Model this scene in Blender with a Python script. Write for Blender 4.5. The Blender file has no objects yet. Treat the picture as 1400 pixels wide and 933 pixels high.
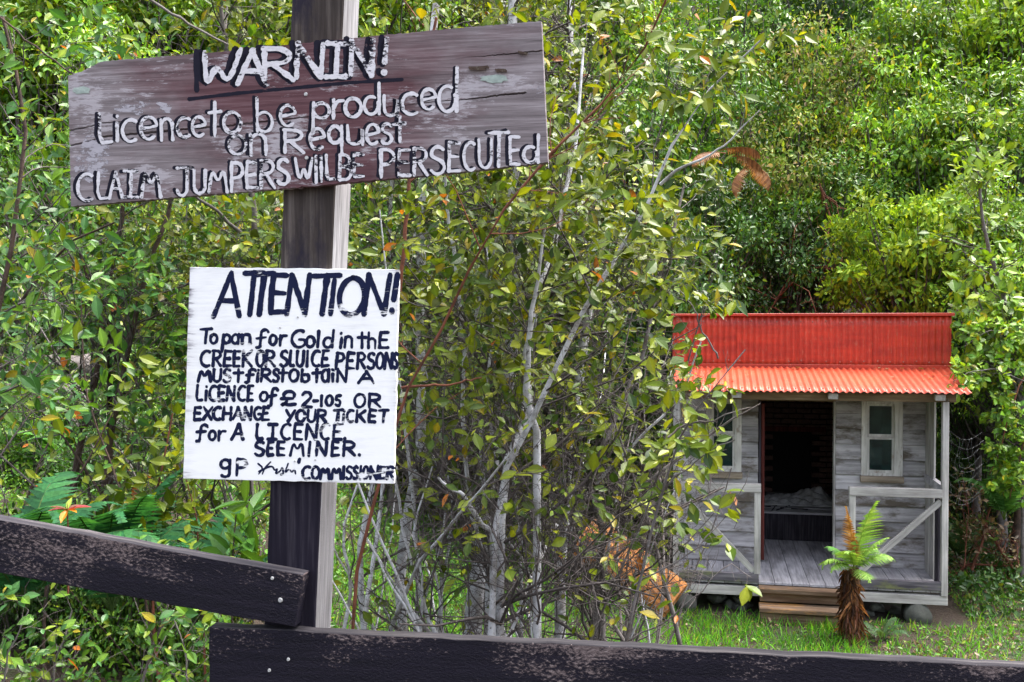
import bpy, bmesh, math
import numpy as np
from mathutils import Vector, Matrix, Euler
rad = math.radians
S = bpy.context.scene
COL = S.collection
# ------------------------------------------------------------------ camera, world, sun, exposure
EYE = np.array([0., 0., 1.6]); FPX = 1374.; PITCH = rad(1.1)
cd = bpy.data.cameras.new('camera'); cd.sensor_width = 36; cd.lens = FPX/1400*36
cd.clip_start = .05; cd.clip_end = 500
cam = bpy.data.objects.new('camera', cd); COL.objects.link(cam)
cam.location = EYE; cam.rotation_euler = (rad(90)-PITCH, 0, 0); S.camera = cam
SUN_EL, SUN_AZ = rad(70), rad(75)      # high, beyond the scene and to its right: leaves are lit from behind
W = bpy.data.worlds.new('World'); S.world = W; W.use_nodes = True
nt = W.node_tree; bg = nt.nodes['Background']
sky = nt.nodes.new('ShaderNodeTexSky'); sky.sky_type = 'NISHITA'; sky.sun_disc = False
sky.sun_elevation = SUN_EL; sky.sun_rotation = SUN_AZ; sky.air_density = 1.0; sky.dust_density = 6.0; sky.ozone_density = 1.0
hs = nt.nodes.new('ShaderNodeHueSaturation'); hs.inputs['Saturation'].default_value = .55   # cloudy daylight
nt.links.new(sky.outputs[0], hs.inputs['Color']); nt.links.new(hs.outputs[0], bg.inputs[0]); bg.inputs[1].default_value = .15
sl = bpy.data.lights.new('sun', 'SUN'); sl.energy = 1.5; sl.angle = rad(30); sl.color = (1, .96, .9)
sun = bpy.data.objects.new('sun', sl); COL.objects.link(sun)
sd = Vector((math.sin(SUN_AZ)*math.cos(SUN_EL), math.cos(SUN_AZ)*math.cos(SUN_EL), math.sin(SUN_EL)))
sun.rotation_euler = sd.to_track_quat('Z', 'Y').to_euler()
S.view_settings.view_transform = 'Standard'; S.view_settings.look = 'None'
S.view_settings.exposure = 2.12; S.view_settings.gamma = 1
S.render.engine = 'CYCLES'
S.cycles.max_bounces = 5; S.cycles.diffuse_bounces = 2; S.cycles.glossy_bounces = 2; S.cycles.transparent_max_bounces = 8

# ------------------------------------------------------------------ camera arithmetic
FW = np.array([0, math.cos(PITCH), -math.sin(PITCH)]); UP = np.array([0, math.sin(PITCH), math.cos(PITCH)])
def U(px, py, D):
    return EYE + D*(FW + (px-700)/FPX*np.array([1., 0, 0]) + (466.5-py)/FPX*UP)
def PX(P):
    v = np.asarray(P)-EYE; d = v@FW
    d = np.where(np.abs(d) < .05, .05, d)
    return 700+FPX*v[..., 0]/d, 466.5-FPX*(v@UP)/d, d
def nrm(a): return a/np.maximum(np.linalg.norm(a, axis=-1, keepdims=True), 1e-9)
def sstep(a, b, x):
    t = np.clip((x-a)/(b-a), 0, 1); return t*t*(3-2*t)

# ------------------------------------------------------------------ objects
def tag(o, label=None, cat=None, group=None, kind=None):
    if label: o['label'] = label
    if cat: o['category'] = cat
    if group: o['group'] = group
    if kind: o['kind'] = kind
    return o
def empty(name, loc, label, cat, group=None, rz=0):
    o = bpy.data.objects.new(name, None); COL.objects.link(o); o.empty_display_size = .1
    o.location = loc; o.rotation_euler = (0, 0, rz)
    return tag(o, label, cat, group)
def link(name, me, parent=None, loc=(0, 0, 0), rot=None):
    o = bpy.data.objects.new(name, me); COL.objects.link(o)
    if parent: o.parent = parent
    o.location = loc
    if rot is not None: o.rotation_euler = rot
    return o
def npmesh(name, V, F, mat, col=None, smooth=False):
    me = bpy.data.meshes.new(name); V = np.asarray(V, np.float32); F = np.asarray(F, np.int32); k = F.shape[1]
    me.vertices.add(len(V)); me.vertices.foreach_set('co', V.ravel())
    me.loops.add(F.size); me.loops.foreach_set('vertex_index', F.ravel())
    me.polygons.add(len(F)); me.polygons.foreach_set('loop_start', np.arange(0, F.size, k, dtype=np.int32))
    me.polygons.foreach_set('loop_total', np.full(len(F), k, np.int32))
    me.polygons.foreach_set('use_smooth', np.full(len(F), bool(smooth)))
    me.update(calc_edges=True)
    if col is not None:
        a = me.color_attributes.new('Col', 'FLOAT_COLOR', 'POINT')
        c = np.ones((len(V), 4), np.float32); c[:, :3] = col; a.data.foreach_set('color', c.ravel())
    me.materials.append(mat)
    return me
def bmdone(bm, name, mat, smooth=False):
    me = bpy.data.meshes.new(name); bmesh.ops.recalc_face_normals(bm, faces=bm.faces[:]); bm.to_mesh(me); bm.free()
    if smooth:
        for p in me.polygons: p.use_smooth = True
    me.materials.append(mat); return me
def box_me(name, a, b, mat, bev=.004, jit=0, rng=None):
    """box between corners a and b with a small bevel"""
    bm = bmesh.new(); bmesh.ops.create_cube(bm, size=1)
    for v in bm.verts:
        v.co = Vector([(a[i]+b[i])/2+v.co[i]*(b[i]-a[i]) + (rng.uniform(-jit, jit) if jit else 0) for i in range(3)])
    m = min(abs(b[i]-a[i]) for i in range(3))
    if bev and m > bev*2.2: bmesh.ops.bevel(bm, geom=bm.edges[:], offset=bev, segments=1, affect='EDGES')
    return bmdone(bm, name, mat)
def prism_me(name, pts, y0, y1, mat, bev=.003):
    """outline in local x,z; extruded from y0 (front) to y1"""
    bm = bmesh.new(); f = bm.faces.new([bm.verts.new((p[0], y0, p[1])) for p in pts])
    r = bmesh.ops.extrude_face_region(bm, geom=[f])
    for v in r['geom']:
        if isinstance(v, bmesh.types.BMVert): v.co.y = y1
    if bev: bmesh.ops.bevel(bm, geom=bm.edges[:], offset=bev, segments=1, affect='EDGES', clamp_overlap=True)
    return bmdone(bm, name, mat)
def beam_me(name, p, q, w, t, mat, up=(0, 0, 1), bev=.003):
    """bar from p to q; w across, t along 'up'. Returned with its matrix, so grain follows local x"""
    p, q = Vector(p), Vector(q); d = (q-p); L = d.length; d.normalize(); s = Vector(up).cross(d).normalized(); u = d.cross(s)
    me = box_me(name, (0, -w/2, -t/2), (L, w/2, t/2), mat, bev)
    M = Matrix(((d.x, s.x, u.x, p.x), (d.y, s.y, u.y, p.y), (d.z, s.z, u.z, p.z), (0, 0, 0, 1)))
    return me, M
def beam(name, p, q, w, t, mat, parent, up=(0, 0, 1), bev=.003):
    me, M = beam_me(name, p, q, w, t, mat, up, bev); o = link(name, me, parent); o.matrix_local = M; return o

# ------------------------------------------------------------------ materials
def newmat(name):
    m = bpy.data.materials.new(name); m.use_nodes = True; n = m.node_tree.nodes
    return m, n, m.node_tree.links, n['Principled BSDF']
def N(n, t, **k):
    x = n.new('ShaderNode'+t)
    for a, b in k.items():
        if a in x.inputs: x.inputs[a].default_value = b
        else: setattr(x, a, b)
    return x
def ramp(n, stops):
    r = n.new('ShaderNodeValToRGB'); e = r.color_ramp.elements
    while len(e) < len(stops): e.new(.5)
    for i, (p, c) in enumerate(stops):
        e[i].position = p; e[i].color = (c, c, c, 1) if isinstance(c, (int, float)) else (*c, 1)
    return r
def mixc(n, l, fac, a, b, blend='MIX'):
    m = n.new('ShaderNodeMix'); m.data_type = 'RGBA'; m.blend_type = blend
    for s, v in ((0, fac), (6, a), (7, b)):
        if hasattr(v, 'is_output') or hasattr(v, 'links'): l.new(v, m.inputs[s])
        else: m.inputs[s].default_value = v if s == 0 else (*v, 1)
    return m.outputs[2]
def coords(n, l, scale, rnd=True):
    tc = n.new('ShaderNodeTexCoord'); mp = n.new('ShaderNodeMapping'); mp.inputs['Scale'].default_value = scale
    l.new(tc.outputs['Object'], mp.inputs[0])
    if rnd:
        oi = n.new('ShaderNodeObjectInfo'); mu = N(n, 'Math', operation='MULTIPLY'); mu.inputs[1].default_value = 37.
        l.new(oi.outputs['Random'], mu.inputs[0]); l.new(mu.outputs[0], mp.inputs['Location'])
        return mp.outputs[0], oi.outputs['Random']
    return mp.outputs[0], None
def wood(name, dark, mid, light, axis=0, grain=38, rough=.8, bump=.35, tone=.25, stain=None, stain_amt=.5, stain_scale=4):
    """weathered timber: long grain along the object's own axis, blotches, each piece its own tone"""
    m, n, l, b = newmat(name)
    sc = [grain]*3; sc[axis] = grain*.045
    v, rn = coords(n, l, sc)
    g = N(n, 'TexNoise', Scale=1., Detail=6., Roughness=.65, Distortion=.25); l.new(v, g.inputs['Vector'])
    r = ramp(n, [(.28, dark), (.5, mid), (.72, light)]); l.new(g.outputs[0], r.inputs[0])
    v2, _ = coords(n, l, [3.2 if i != axis else 1.1 for i in range(3)])
    bl = N(n, 'TexNoise', Scale=1.6, Detail=4., Roughness=.6); l.new(v2, bl.inputs['Vector'])
    br = ramp(n, [(.3, .62), (.62, 1.12)]); l.new(bl.outputs[0], br.inputs[0])
    c = mixc(n, l, 1., r.outputs[0], br.outputs[0], 'MULTIPLY')
    if tone:
        mr = N(n, 'MapRange'); mr.inputs[3].default_value = 1-tone; mr.inputs[4].default_value = 1+tone; l.new(rn, mr.inputs[0])
        c = mixc(n, l, 1., c, mr.outputs[0], 'MULTIPLY')
    if stain:
        v3, _ = coords(n, l, [stain_scale*(1 if i != axis else .35) for i in range(3)])
        s = N(n, 'TexNoise', Scale=1., Detail=8., Roughness=.7); l.new(v3, s.inputs['Vector'])
        sr = ramp(n, [(.62-stain_amt*.25, 0.), (.70-stain_amt*.15, 1.)]); l.new(s.outputs[0], sr.inputs[0])
        c = mixc(n, l, sr.outputs[0], c, stain)
    l.new(c, b.inputs['Base Color']); b.inputs['Roughness'].default_value = rough
    b.inputs['Specular IOR Level'].default_value = .15
    bp = N(n, 'Bump', Strength=bump, Distance=.004); l.new(g.outputs[0], bp.inputs['Height']); l.new(bp.outputs[0], b.inputs['Normal'])
    return m
def plain(name, c, rough=.7, metal=0, var=.25, scale=12, bump=.2, spec=.4):
    m, n, l, b = newmat(name); v, _ = coords(n, l, (scale,)*3)
    g = N(n, 'TexNoise', Scale=1., Detail=6., Roughness=.65); l.new(v, g.inputs['Vector'])
    r = ramp(n, [(.3, tuple(x*(1-var) for x in c)), (.7, tuple(min(1, x*(1+var)) for x in c))]); l.new(g.outputs[0], r.inputs[0])
    l.new(r.outputs[0], b.inputs['Base Color']); b.inputs['Roughness'].default_value = rough; b.inputs['Metallic'].default_value = metal
    b.inputs['Specular IOR Level'].default_value = spec
    bp = N(n, 'Bump', Strength=bump, Distance=.006); l.new(g.outputs[0], bp.inputs['Height']); l.new(bp.outputs[0], b.inputs['Normal'])
    return m
def leafmat(name, rough=.38, trans=.38, spec=.5, sat=1.):
    m, n, l, b = newmat(name); out = n['Material Output']
    a = n.new('ShaderNodeVertexColor'); a.layer_name = 'Col'
    tc = n.new('ShaderNodeTexCoord'); g = N(n, 'TexNoise', Scale=60., Detail=2.); l.new(tc.outputs['Object'], g.inputs['Vector'])
    gr = ramp(n, [(.3, .75), (.7, 1.2)]); l.new(g.outputs[0], gr.inputs[0])
    c = mixc(n, l, 1., a.outputs[0], gr.outputs[0], 'MULTIPLY')
    l.new(c, b.inputs['Base Color']); b.inputs['Roughness'].default_value = rough; b.inputs['Specular IOR Level'].default_value = spec
    t = n.new('ShaderNodeBsdfTranslucent'); c2 = mixc(n, l, 1., c, (1.35, 1.25, .45), 'MULTIPLY'); l.new(c2, t.inputs[0])
    mx = n.new('ShaderNodeMixShader'); mx.inputs[0].default_value = trans
    l.new(b.outputs[0], mx.inputs[1]); l.new(t.outputs[0], mx.inputs[2]); l.new(mx.outputs[0], out.inputs[0])
    return m
def bark(name, base, patch, spot, scale=9, amt=.55):
    m, n, l, b = newmat(name); tc = n.new('ShaderNodeTexCoord')
    g = N(n, 'TexNoise', Scale=scale, Detail=7., Roughness=.65); l.new(tc.outputs['Object'], g.inputs['Vector'])
    r = ramp(n, [(.36, patch), (.52, base), (.75, tuple(min(1, x*1.25) for x in base))]); l.new(g.outputs[0], r.inputs[0])
    h = N(n, 'TexNoise', Scale=scale*6, Detail=4., Roughness=.7); l.new(tc.outputs['Object'], h.inputs['Vector'])
    hr = ramp(n, [(amt, 0.), (amt+.1, 1.)]); l.new(h.outputs[0], hr.inputs[0])
    c = mixc(n, l, hr.outputs[0], r.outputs[0], spot); l.new(c, b.inputs['Base Color']); b.inputs['Roughness'].default_value = .8
    b.inputs['Specular IOR Level'].default_value = .25
    bp = N(n, 'Bump', Strength=.5, Distance=.006); l.new(h.outputs[0], bp.inputs['Height']); l.new(bp.outputs[0], b.inputs['Normal'])
    return m
LEAF = leafmat('glossy_leaf', .34, .32, .3); LEAF_SOFT = leafmat('soft_leaf', .5, .34, .15); GRASS = leafmat('grass_blade', .5, .45, .2)
BARK_W = bark('pale_bark', (.56, .56, .59), (.26, .245, .235), (.08, .07, .055), 8, .57)
BARK_D = bark('dark_bark', (.07, .045, .035), (.03, .02, .016), (.14, .12, .09), 12, .6)
BARK_R = bark('red_bark', (.17, .06, .035), (.08, .03, .02), (.25, .14, .09), 12, .62)
BARK_G = bark('grey_bark', (.14, .125, .12), (.08, .065, .055), (.25, .24, .24), 12, .6)
TWIG = bark('twig_bark', (.085, .072, .07), (.045, .035, .03), (.22, .2, .2), 10, .58)

# ------------------------------------------------------------------ terrain
def terrain(x, y):
    x = np.asarray(x, float); y = np.asarray(y, float)
    z = -1.95*sstep(2.6, 9., y)
    z = z + 2.0*sstep(-.8, -3.4, x)*sstep(3.4, 9, y)*(1-.25*sstep(12, 20, y))
    hill = np.maximum(0, y-17.2); z = z + .62*hill*hill/(hill+2.)
    z = z + np.where(y > 12, 1, 0)*sstep(6.8, 12, x)*sstep(12, 17, y)*1.8
    z = z + .05*np.sin(x*1.7+y*.6)*np.cos(y*1.3-x*.4)*sstep(2.5, 4, y)*(1-.7*sstep(8.5, 9.5, y)*(1-sstep(16, 18, y)))
    return np.where(y < -30, z, z)
def gx(a, b, n, k=2.2):
    t = np.linspace(-1, 1, n); s = np.sign(t)*np.abs(t)**k; return np.where(t < 0, -a*-s, b*s)
xs = gx(-150, 150, 170); xs = np.sort(np.sign(np.linspace(-1, 1, 170))*np.abs(np.linspace(-1, 1, 170))**2.2*150)
ys = np.concatenate([np.linspace(-60, 0, 12), np.linspace(.4, 30, 120), np.linspace(31, 160, 50)])
XX, YY = np.meshgrid(xs, ys); ZZ = terrain(XX, YY)
ZZ = np.minimum(ZZ, 40+.2*YY)
V = np.stack([XX, YY, ZZ], -1).reshape(-1, 3); ny, nx = XX.shape
i = np.arange(ny-1)[:, None]*nx+np.arange(nx-1)[None]; F = np.stack([i, i+1, i+nx+1, i+nx], -1).reshape(-1, 4)
m, n, l, b = newmat('forest_soil')
tc = n.new('ShaderNodeTexCoord'); g = N(n, 'TexNoise', Scale=1.3, Detail=8., Roughness=.7); l.new(tc.outputs['Object'], g.inputs['Vector'])
r = ramp(n, [(.35, (.016, .009, .006)), (.5, (.03, .018, .01)), (.6, (.02, .035, .008)), (.75, (.035, .07, .012))]); l.new(g.outputs[0], r.inputs[0])
l.new(r.outputs[0], b.inputs['Base Color']); b.inputs['Roughness'].default_value = .95
g2 = N(n, 'TexNoise', Scale=30., Detail=5.); l.new(tc.outputs['Object'], g2.inputs['Vector'])
bp = N(n, 'Bump', Strength=.8, Distance=.04); l.new(g2.outputs[0], bp.inputs['Height']); l.new(bp.outputs[0], b.inputs['Normal'])
SOIL = m
tag(link('ground', npmesh('ground', V, F, SOIL, smooth=True)), 'sloping forest ground of brown soil and moss', kind='structure')

# ------------------------------------------------------------------ leaves, twigs, plants
def leaf_tpl(kind):
    """unit leaf: base at origin, length along y, width along x; returns verts and triangles"""
    if kind == 'kite': return np.array([(0, 0, 0), (.24, .45, .06), (0, 1, -.04), (-.24, .45, .06)]), np.array([(0, 1, 2), (0, 2, 3)])
    if kind == 'mid': return (np.array([(0, 0, 0), (.23, .32, .05), (.2, .68, .03), (0, 1, -.1), (-.2, .68, .03), (-.23, .32, .05)]),
                              np.array([(0, 1, 2), (0, 2, 3), (0, 3, 4), (0, 4, 5)]))
    if kind == 'blade': return np.array([(-.05, 0, 0), (.05, 0, 0), (.04, .5, .05), (-.04, .5, .05), (0, 1, .3)]), np.array([(0, 1, 2), (0, 2, 3), (3, 2, 4)])
    w = [(0, .0), (.15, .17), (.4, .29), (.65, .26), (.85, .14)]
    v = [(0, -.12, 0), (0, 0, 0)]; 
    for y, a in w[1:]: v += [(a, y, .07*a/.29-.12*y*y), (0, y, -.02-.12*y*y), (-a, y, .07*a/.29-.12*y*y)]
    v.append((0, 1.03, -.14)); f = [(1, 2, 3), (1, 3, 4), (0, 2, 1), (0, 1, 4)]
    for k in range(3):
        a = 2+3*k; f += [(a, a+3, a+4), (a, a+4, a+1), (a+1, a+4, a+5), (a+1, a+5, a+2)]
    a = 11; n_ = len(v)-1; f += [(a, n_, a+1), (a+1, n_, a+2)]
    return np.array(v, float), np.array(f)
TPL = {k: leaf_tpl(k) for k in ('kite', 'mid', 'blade', 'full')}
def frames(d, up):
    d = nrm(d); x = nrm(np.cross(d, up)); z = np.cross(x, d); return x, d, z
def leafmesh(name, P, D, NN, size, cols, kind, mat, wr=1.):
    V0, F0 = TPL[kind]; x, d, z = frames(D, NN); s = size[:, None, None]
    wv = (wr*np.random.default_rng(len(P)).uniform(.68, 1.22, len(P)))[:, None, None]
    V = P[:, None] + s*(V0[None, :, 0:1]*wv*x[:, None] + V0[None, :, 1:2]*d[:, None] + V0[None, :, 2:3]*z[:, None])
    F = F0[None]+np.arange(len(P))[:, None, None]*len(V0)
    sh = 1+.28*(np.abs(V0[:, 0]) < .01)-.14*(np.abs(V0[:, 0]) > .1) if kind in ('full', 'mid') else np.ones(len(V0))
    return npmesh(name, V.reshape(-1, 3), F.reshape(-1, 3), mat, (cols[:, None, :]*sh[None, :, None]).reshape(-1, 3), True)
def tubes(P, R, sides):
    M, n_, _ = P.shape; T = np.gradient(P, axis=1); T = nrm(T)
    ref = np.where(np.abs(T[..., 2:3]) > .8, np.array([1., 0, 0]), np.array([0, 0, 1.])); a = nrm(np.cross(T, ref)); b_ = np.cross(T, a)
    th = np.arange(sides)*2*math.pi/sides
    V = P[:, :, None]+R[:, :, None, None]*(np.cos(th)[None, None, :, None]*a[:, :, None]+np.sin(th)[None, None, :, None]*b_[:, :, None])
    j = np.arange(sides); q = []
    i0 = (np.arange(n_-1)[:, None]*sides+j[None]); i1 = (np.arange(n_-1)[:, None]*sides+(j[None]+1) % sides)
    f = np.stack([i0, i1, i1+sides, i0+sides], -1).reshape(-1, 4)
    F = f[None]+(np.arange(M)*n_*sides)[:, None, None]
    return V.reshape(-1, 3), F.reshape(-1, 4)
def join(parts):
    off = 0; Vs = []; Fs = []
    for V, F in parts: Vs.append(V); Fs.append(F+off); off += len(V)
    return np.concatenate(Vs), np.concatenate(Fs)
def resample(p, n_):
    p = np.asarray(p, float); s = np.r_[0, np.cumsum(np.linalg.norm(np.diff(p, axis=0), axis=1))]
    t = np.linspace(0, s[-1], n_); return np.stack([np.interp(t, s, p[:, k]) for k in range(3)], -1)
def spawn(rng, P, R, n_, L, up=.4, spread=1., wander=.25, tmin=.1, droop=0, npts=5, rk=.5, lenfall=.5, bias=None):
    """n_ children growing from the polylines P (weighted by length)"""
    seg = np.linalg.norm(np.diff(P, axis=1), axis=2).sum(1); k = rng.choice(len(P), n_, p=seg/seg.sum())
    t = tmin+(1-tmin)*rng.random(n_); q = t*(P.shape[1]-1); i0 = np.minimum(q.astype(int), P.shape[1]-2); f = (q-i0)[:, None]
    A = P[k, i0]; B = P[k, i0+1]; o = A+(B-A)*f; T = nrm(B-A); r = R[k, i0]*(1-f[:, 0])+R[k, i0+1]*f[:, 0]
    d = rng.normal(size=(n_, 3)); d = d-(d*T).sum(1, keepdims=True)*T; d = nrm(d)*spread+T*.7; d[:, 2] += up
    if bias is not None: d = d+np.asarray(bias)
    d = nrm(d); ln = L*(1-lenfall*t)*(.5+rng.random(n_)*.9)
    out = np.zeros((n_, npts, 3)); out[:, 0] = o
    for j in range(1, npts):
        d = d+rng.normal(size=(n_, 3))*wander; d[:, 2] -= droop; d = nrm(d); out[:, j] = out[:, j-1]+d*(ln/(npts-1))[:, None]
    taper = np.linspace(1, .35, npts)[None]
    return out, np.maximum(r*rk, .0012)[:, None]*taper
def leaves_on(rng, P, per, spread=.9, droop=0., tmin=.25):
    M = len(P); k = np.repeat(np.arange(M), per); n_ = len(k); t = tmin+(1-tmin)*rng.random(n_)**.8; q = t*(P.shape[1]-1)
    i0 = np.minimum(q.astype(int), P.shape[1]-2); f = (q-i0)[:, None]; A = P[k, i0]; B = P[k, i0+1]; T = nrm(B-A)
    d = rng.normal(size=(n_, 3)); d = d-(d*T).sum(1, keepdims=True)*T; d = nrm(d)*spread+T*.6; d[:, 2] -= droop
    nn = rng.normal(size=(n_, 3))*.45; nn[:, 2] += 1.
    nn[:, 1] -= .6
    return A+(B-A)*f, nrm(d), nn
def palette(rng, pal, n_, jit=.28):
    w = np.array([p[0] for p in pal], float); c = np.array([p[1:] for p in pal]); i = rng.choice(len(pal), n_, p=w/w.sum())
    return i, c[i]*(1+rng.normal(size=(n_, 1))*jit).clip(.45, 1.6)
PAL = {
 'olive':  [(4, .2, .25, .02), (4, .13, .19, .018), (3, .08, .14, .02), (2, .29, .32, .025), (.4, .35, .28, .02), (.12, .38, .13, .02), (.8, .045, .09, .03)],
 'bright': [(4, .16, .31, .045), (3, .24, .38, .05), (3, .1, .23, .04), (1, .28, .33, .03), (.3, .4, .33, .02)],
 'mid':    [(4, .1, .22, .045), (4, .065, .17, .04), (3, .16, .28, .045), (1, .2, .26, .04)],
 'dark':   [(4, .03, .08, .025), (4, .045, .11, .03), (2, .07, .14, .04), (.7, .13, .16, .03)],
 'gloss':  [(4, .06, .17, .06), (3, .1, .23, .05), (3, .14, .27, .035), (1.5, .22, .3, .03), (.35, .3, .24, .02), (.08, .4, .12, .02)],
 'yellow': [(4, .24, .36, .05), (3, .17, .3, .035), (2, .3, .38, .05), (2, .1, .2, .03)],
 'dry':    [(3, .2, .13, .08), (3, .14, .1, .06), (2, .1, .14, .04), (1, .26, .2, .1)],
 'hazel':  [(4, .2, .24, .07), (3, .15, .21, .05), (3, .1, .17, .04), (1.5, .26, .19, .1), (.8, .32, .25, .1)],
}
for k_ in PAL: PAL[k_] = [(p[0], p[1]*(.72 if k_ in ('olive', 'gloss') else .8), p[2]*(.74 if k_ in ('olive', 'gloss') else .84), p[3]*.5) if p[2] >= p[1]*.8 else p for p in PAL[k_]]
LEAFOBJ = {}
def leaf_variant(kind, pal, i, mat, wr):
    key = (kind, pal, i, mat.name, round(wr, 1))
    if key not in LEAFOBJ:
        V0, F0 = TPL[kind]; V1 = V0.copy(); V1[:, 0] *= wr
        LEAFOBJ[key] = npmesh('leaf', V1, F0, mat, np.array(PAL[pal][i][1:])[None]*(1+.28*(np.abs(V0[:, 0:1]) < .01)-.14*(np.abs(V0[:, 0:1]) > .1)))
    return LEAFOBJ[key]
def add_leaves(rng, root, P, D, NN, size, pal, kind, mat, wr=1., single_px=13., cap=300):
    """the leaves that show largest become parts of their own, the rest one foliage part"""
    idx, cols = palette(rng, PAL[pal], len(P)); base = np.array(root.location)
    px, py, dep = PX(P); app = FPX*size/dep
    vis = (px > 0) & (px < 1400) & (py > 0) & (py < 933) & (dep > .5) & (app >= single_px)
    score = np.where(vis, app, 0); order = np.argsort(-score)[:cap]; one = order[score[order] > 0]
    rest = np.ones(len(P), bool); rest[one] = False
    x, d, z = frames(D, NN)
    for k in one:
        o = bpy.data.objects.new('leaf', leaf_variant(kind, pal, int(idx[k]), mat, wr)); COL.objects.link(o); o.parent = root
        s = size[k]; p = P[k]-base
        o.matrix_local = Matrix(((x[k, 0]*s, d[k, 0]*s, z[k, 0]*s, p[0]), (x[k, 1]*s, d[k, 1]*s, z[k, 1]*s, p[1]), (x[k, 2]*s, d[k, 2]*s, z[k, 2]*s, p[2]), (0, 0, 0, 1)))
    if rest.any():
        o = link('foliage', leafmesh('foliage', P[rest]-base, D[rest], NN[rest], size[rest], cols[rest], kind, mat, wr), root); o['kind'] = 'stuff'
def plant(seed, name, label, cat, stems, levels, leaf, stem_mat, twig_mat=None, keep=None, group=None, per=4, ground=True):
    """stems: list of (points, r0, r1); levels: dicts for spawn(); leaf: size, pal, kind"""
    rng = np.random.default_rng(seed); base = np.array(stems[0][0][0]).copy()
    if ground: base[2] = float(terrain(base[0], base[1]))
    root = empty(name, base, label, cat, group)
    SP = []; SR = []
    for pts, r0, r1 in stems:
        P = resample(pts, 14)
        wob = np.cumsum(rng.normal(size=P.shape)*.006, 0); P = P+wob; R = np.linspace(r0, r1, 14)*(1+rng.normal(size=14)*.05)
        if r0 > .012 and ground:      # flare and root into the ground
            z = float(terrain(P[0, 0], P[0, 1]))
            if P[0, 2] > z-.05: P = np.concatenate([[[P[0, 0], P[0, 1], z-.15]], P]); R = np.r_[R[0]*1.4, R]; P = P[:14] if False else P
        V, F = tubes(P[None]-base, R[None], 9 if r0 > .015 else 6)
        o = link('stem', npmesh('stem', V, F, stem_mat, smooth=True), root)
        SP.append(resample(P, 14)); SR.append(np.interp(np.linspace(0, 1, 14), np.linspace(0, 1, len(R)), R))
    Pc, Rc = np.array(SP), np.array(SR); tw = []; leafy = None
    for lv in levels:
        lv = dict(lv); kp = lv.pop('keep', keep); Pn, Rn = spawn(rng, Pc, Rc, **lv)
        if kp is not None:
            m_ = kp(Pn[:, -1]) & kp(Pn[:, 2]); Pn, Rn = Pn[m_], Rn[m_]
        if len(Pn) == 0: continue
        tw.append(tubes(Pn-base, Rn, 4 if lv.get('L', 1) > .5 else 3)); Pc, Rc = Pn, Rn
    if tw:
        V, F = join(tw); o = link('twigs', npmesh('twigs', V, F, twig_mat or TWIG, smooth=True), root); o['kind'] = 'stuff'
    P, D, NN = leaves_on(rng, Pc, per, droop=leaf.get('droop', .1), tmin=leaf.get('tmin', .3))
    if leaf.get('keep') is not None:
        m_ = leaf['keep'](P, rng); P, D, NN = P[m_], D[m_], NN[m_]
    size = leaf['size']*(.45+.95*rng.random(len(P))**1.3)
    add_leaves(rng, root, P, D, NN, size, leaf['pal'], leaf.get('kind', 'full'), leaf.get('mat', LEAF), leaf.get('wr', 1.), cap=leaf.get('cap', 300))
    return root
def stem_px(*pts): return [U(*p) for p in pts]

# ------------------------------------------------------------------ timber and paint for the signs and the fence
def board_mat():
    m, n, l, b = newmat('warning_board_wood'); v, _ = coords(n, l, (2.2, 40, 55), False)
    g = N(n, 'TexNoise', Scale=1., Detail=7., Roughness=.7, Distortion=.3); l.new(v, g.inputs['Vector'])
    v2, _ = coords(n, l, (2.3, 3, 5.5), False)
    bl = N(n, 'TexNoise', Scale=1., Detail=5., Roughness=.6); l.new(v2, bl.inputs['Vector'])
    purple = ramp(n, [(.25, (.028, .011, .016)), (.5, (.1, .042, .05)), (.75, (.21, .13, .145))]); l.new(g.outputs[0], purple.inputs[0])
    grey = ramp(n, [(.25, (.06, .048, .052)), (.5, (.19, .16, .17)), (.75, (.4, .36, .385))]); l.new(g.outputs[0], grey.inputs[0])
    # bare grey timber towards both ends and the top right, red-purple stain left in the middle (an old coat of paint)
    tc = n.new('ShaderNodeTexCoord'); sx = n.new('ShaderNodeSeparateXYZ'); l.new(tc.outputs['Object'], sx.inputs[0])
    ab = N(n, 'Math', operation='ABSOLUTE'); l.new(sx.outputs[0], ab.inputs[0])
    mr = N(n, 'MapRange'); mr.inputs[1].default_value = .12; mr.inputs[2].default_value = .62; mr.inputs[3].default_value = -.1; mr.inputs[4].default_value = .24; l.new(ab.outputs[0], mr.inputs[0])
    ad = N(n, 'Math', operation='ADD'); l.new(bl.outputs[0], ad.inputs[0]); l.new(mr.outputs[0], ad.inputs[1])
    fr = ramp(n, [(.42, 0.), (.68, 1.)]); l.new(ad.outputs[0], fr.inputs[0])
    c = mixc(n, l, fr.outputs[0], purple.outputs[0], grey.outputs[0])
    v3, _ = coords(n, l, (20, 60, 90), False); f = N(n, 'TexNoise', Scale=1., Detail=6., Roughness=.75); l.new(v3, f.inputs['Vector'])
    f2, _ = coords(n, l, (4, 9, 9), False); ff = N(n, 'TexNoise', Scale=1., Detail=3.); l.new(f2, ff.inputs['Vector'])
    mu = N(n, 'Math', operation='MULTIPLY'); l.new(f.outputs[0], mu.inputs[0]); l.new(ff.outputs[0], mu.inputs[1])
    fl = ramp(n, [(.285, 0.), (.34, .8)]); l.new(mu.outputs[0], fl.inputs[0])
    c = mixc(n, l, fl.outputs[0], c, (.4, .37, .4)); l.new(c, b.inputs['Base Color']); b.inputs['Roughness'].default_value = .75
    b.inputs['Specular IOR Level'].default_value = .3
    bp = N(n, 'Bump', Strength=.5, Distance=.004); l.new(g.outputs[0], bp.inputs['Height']); l.new(bp.outputs[0], b.inputs['Normal'])
    return m
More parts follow.
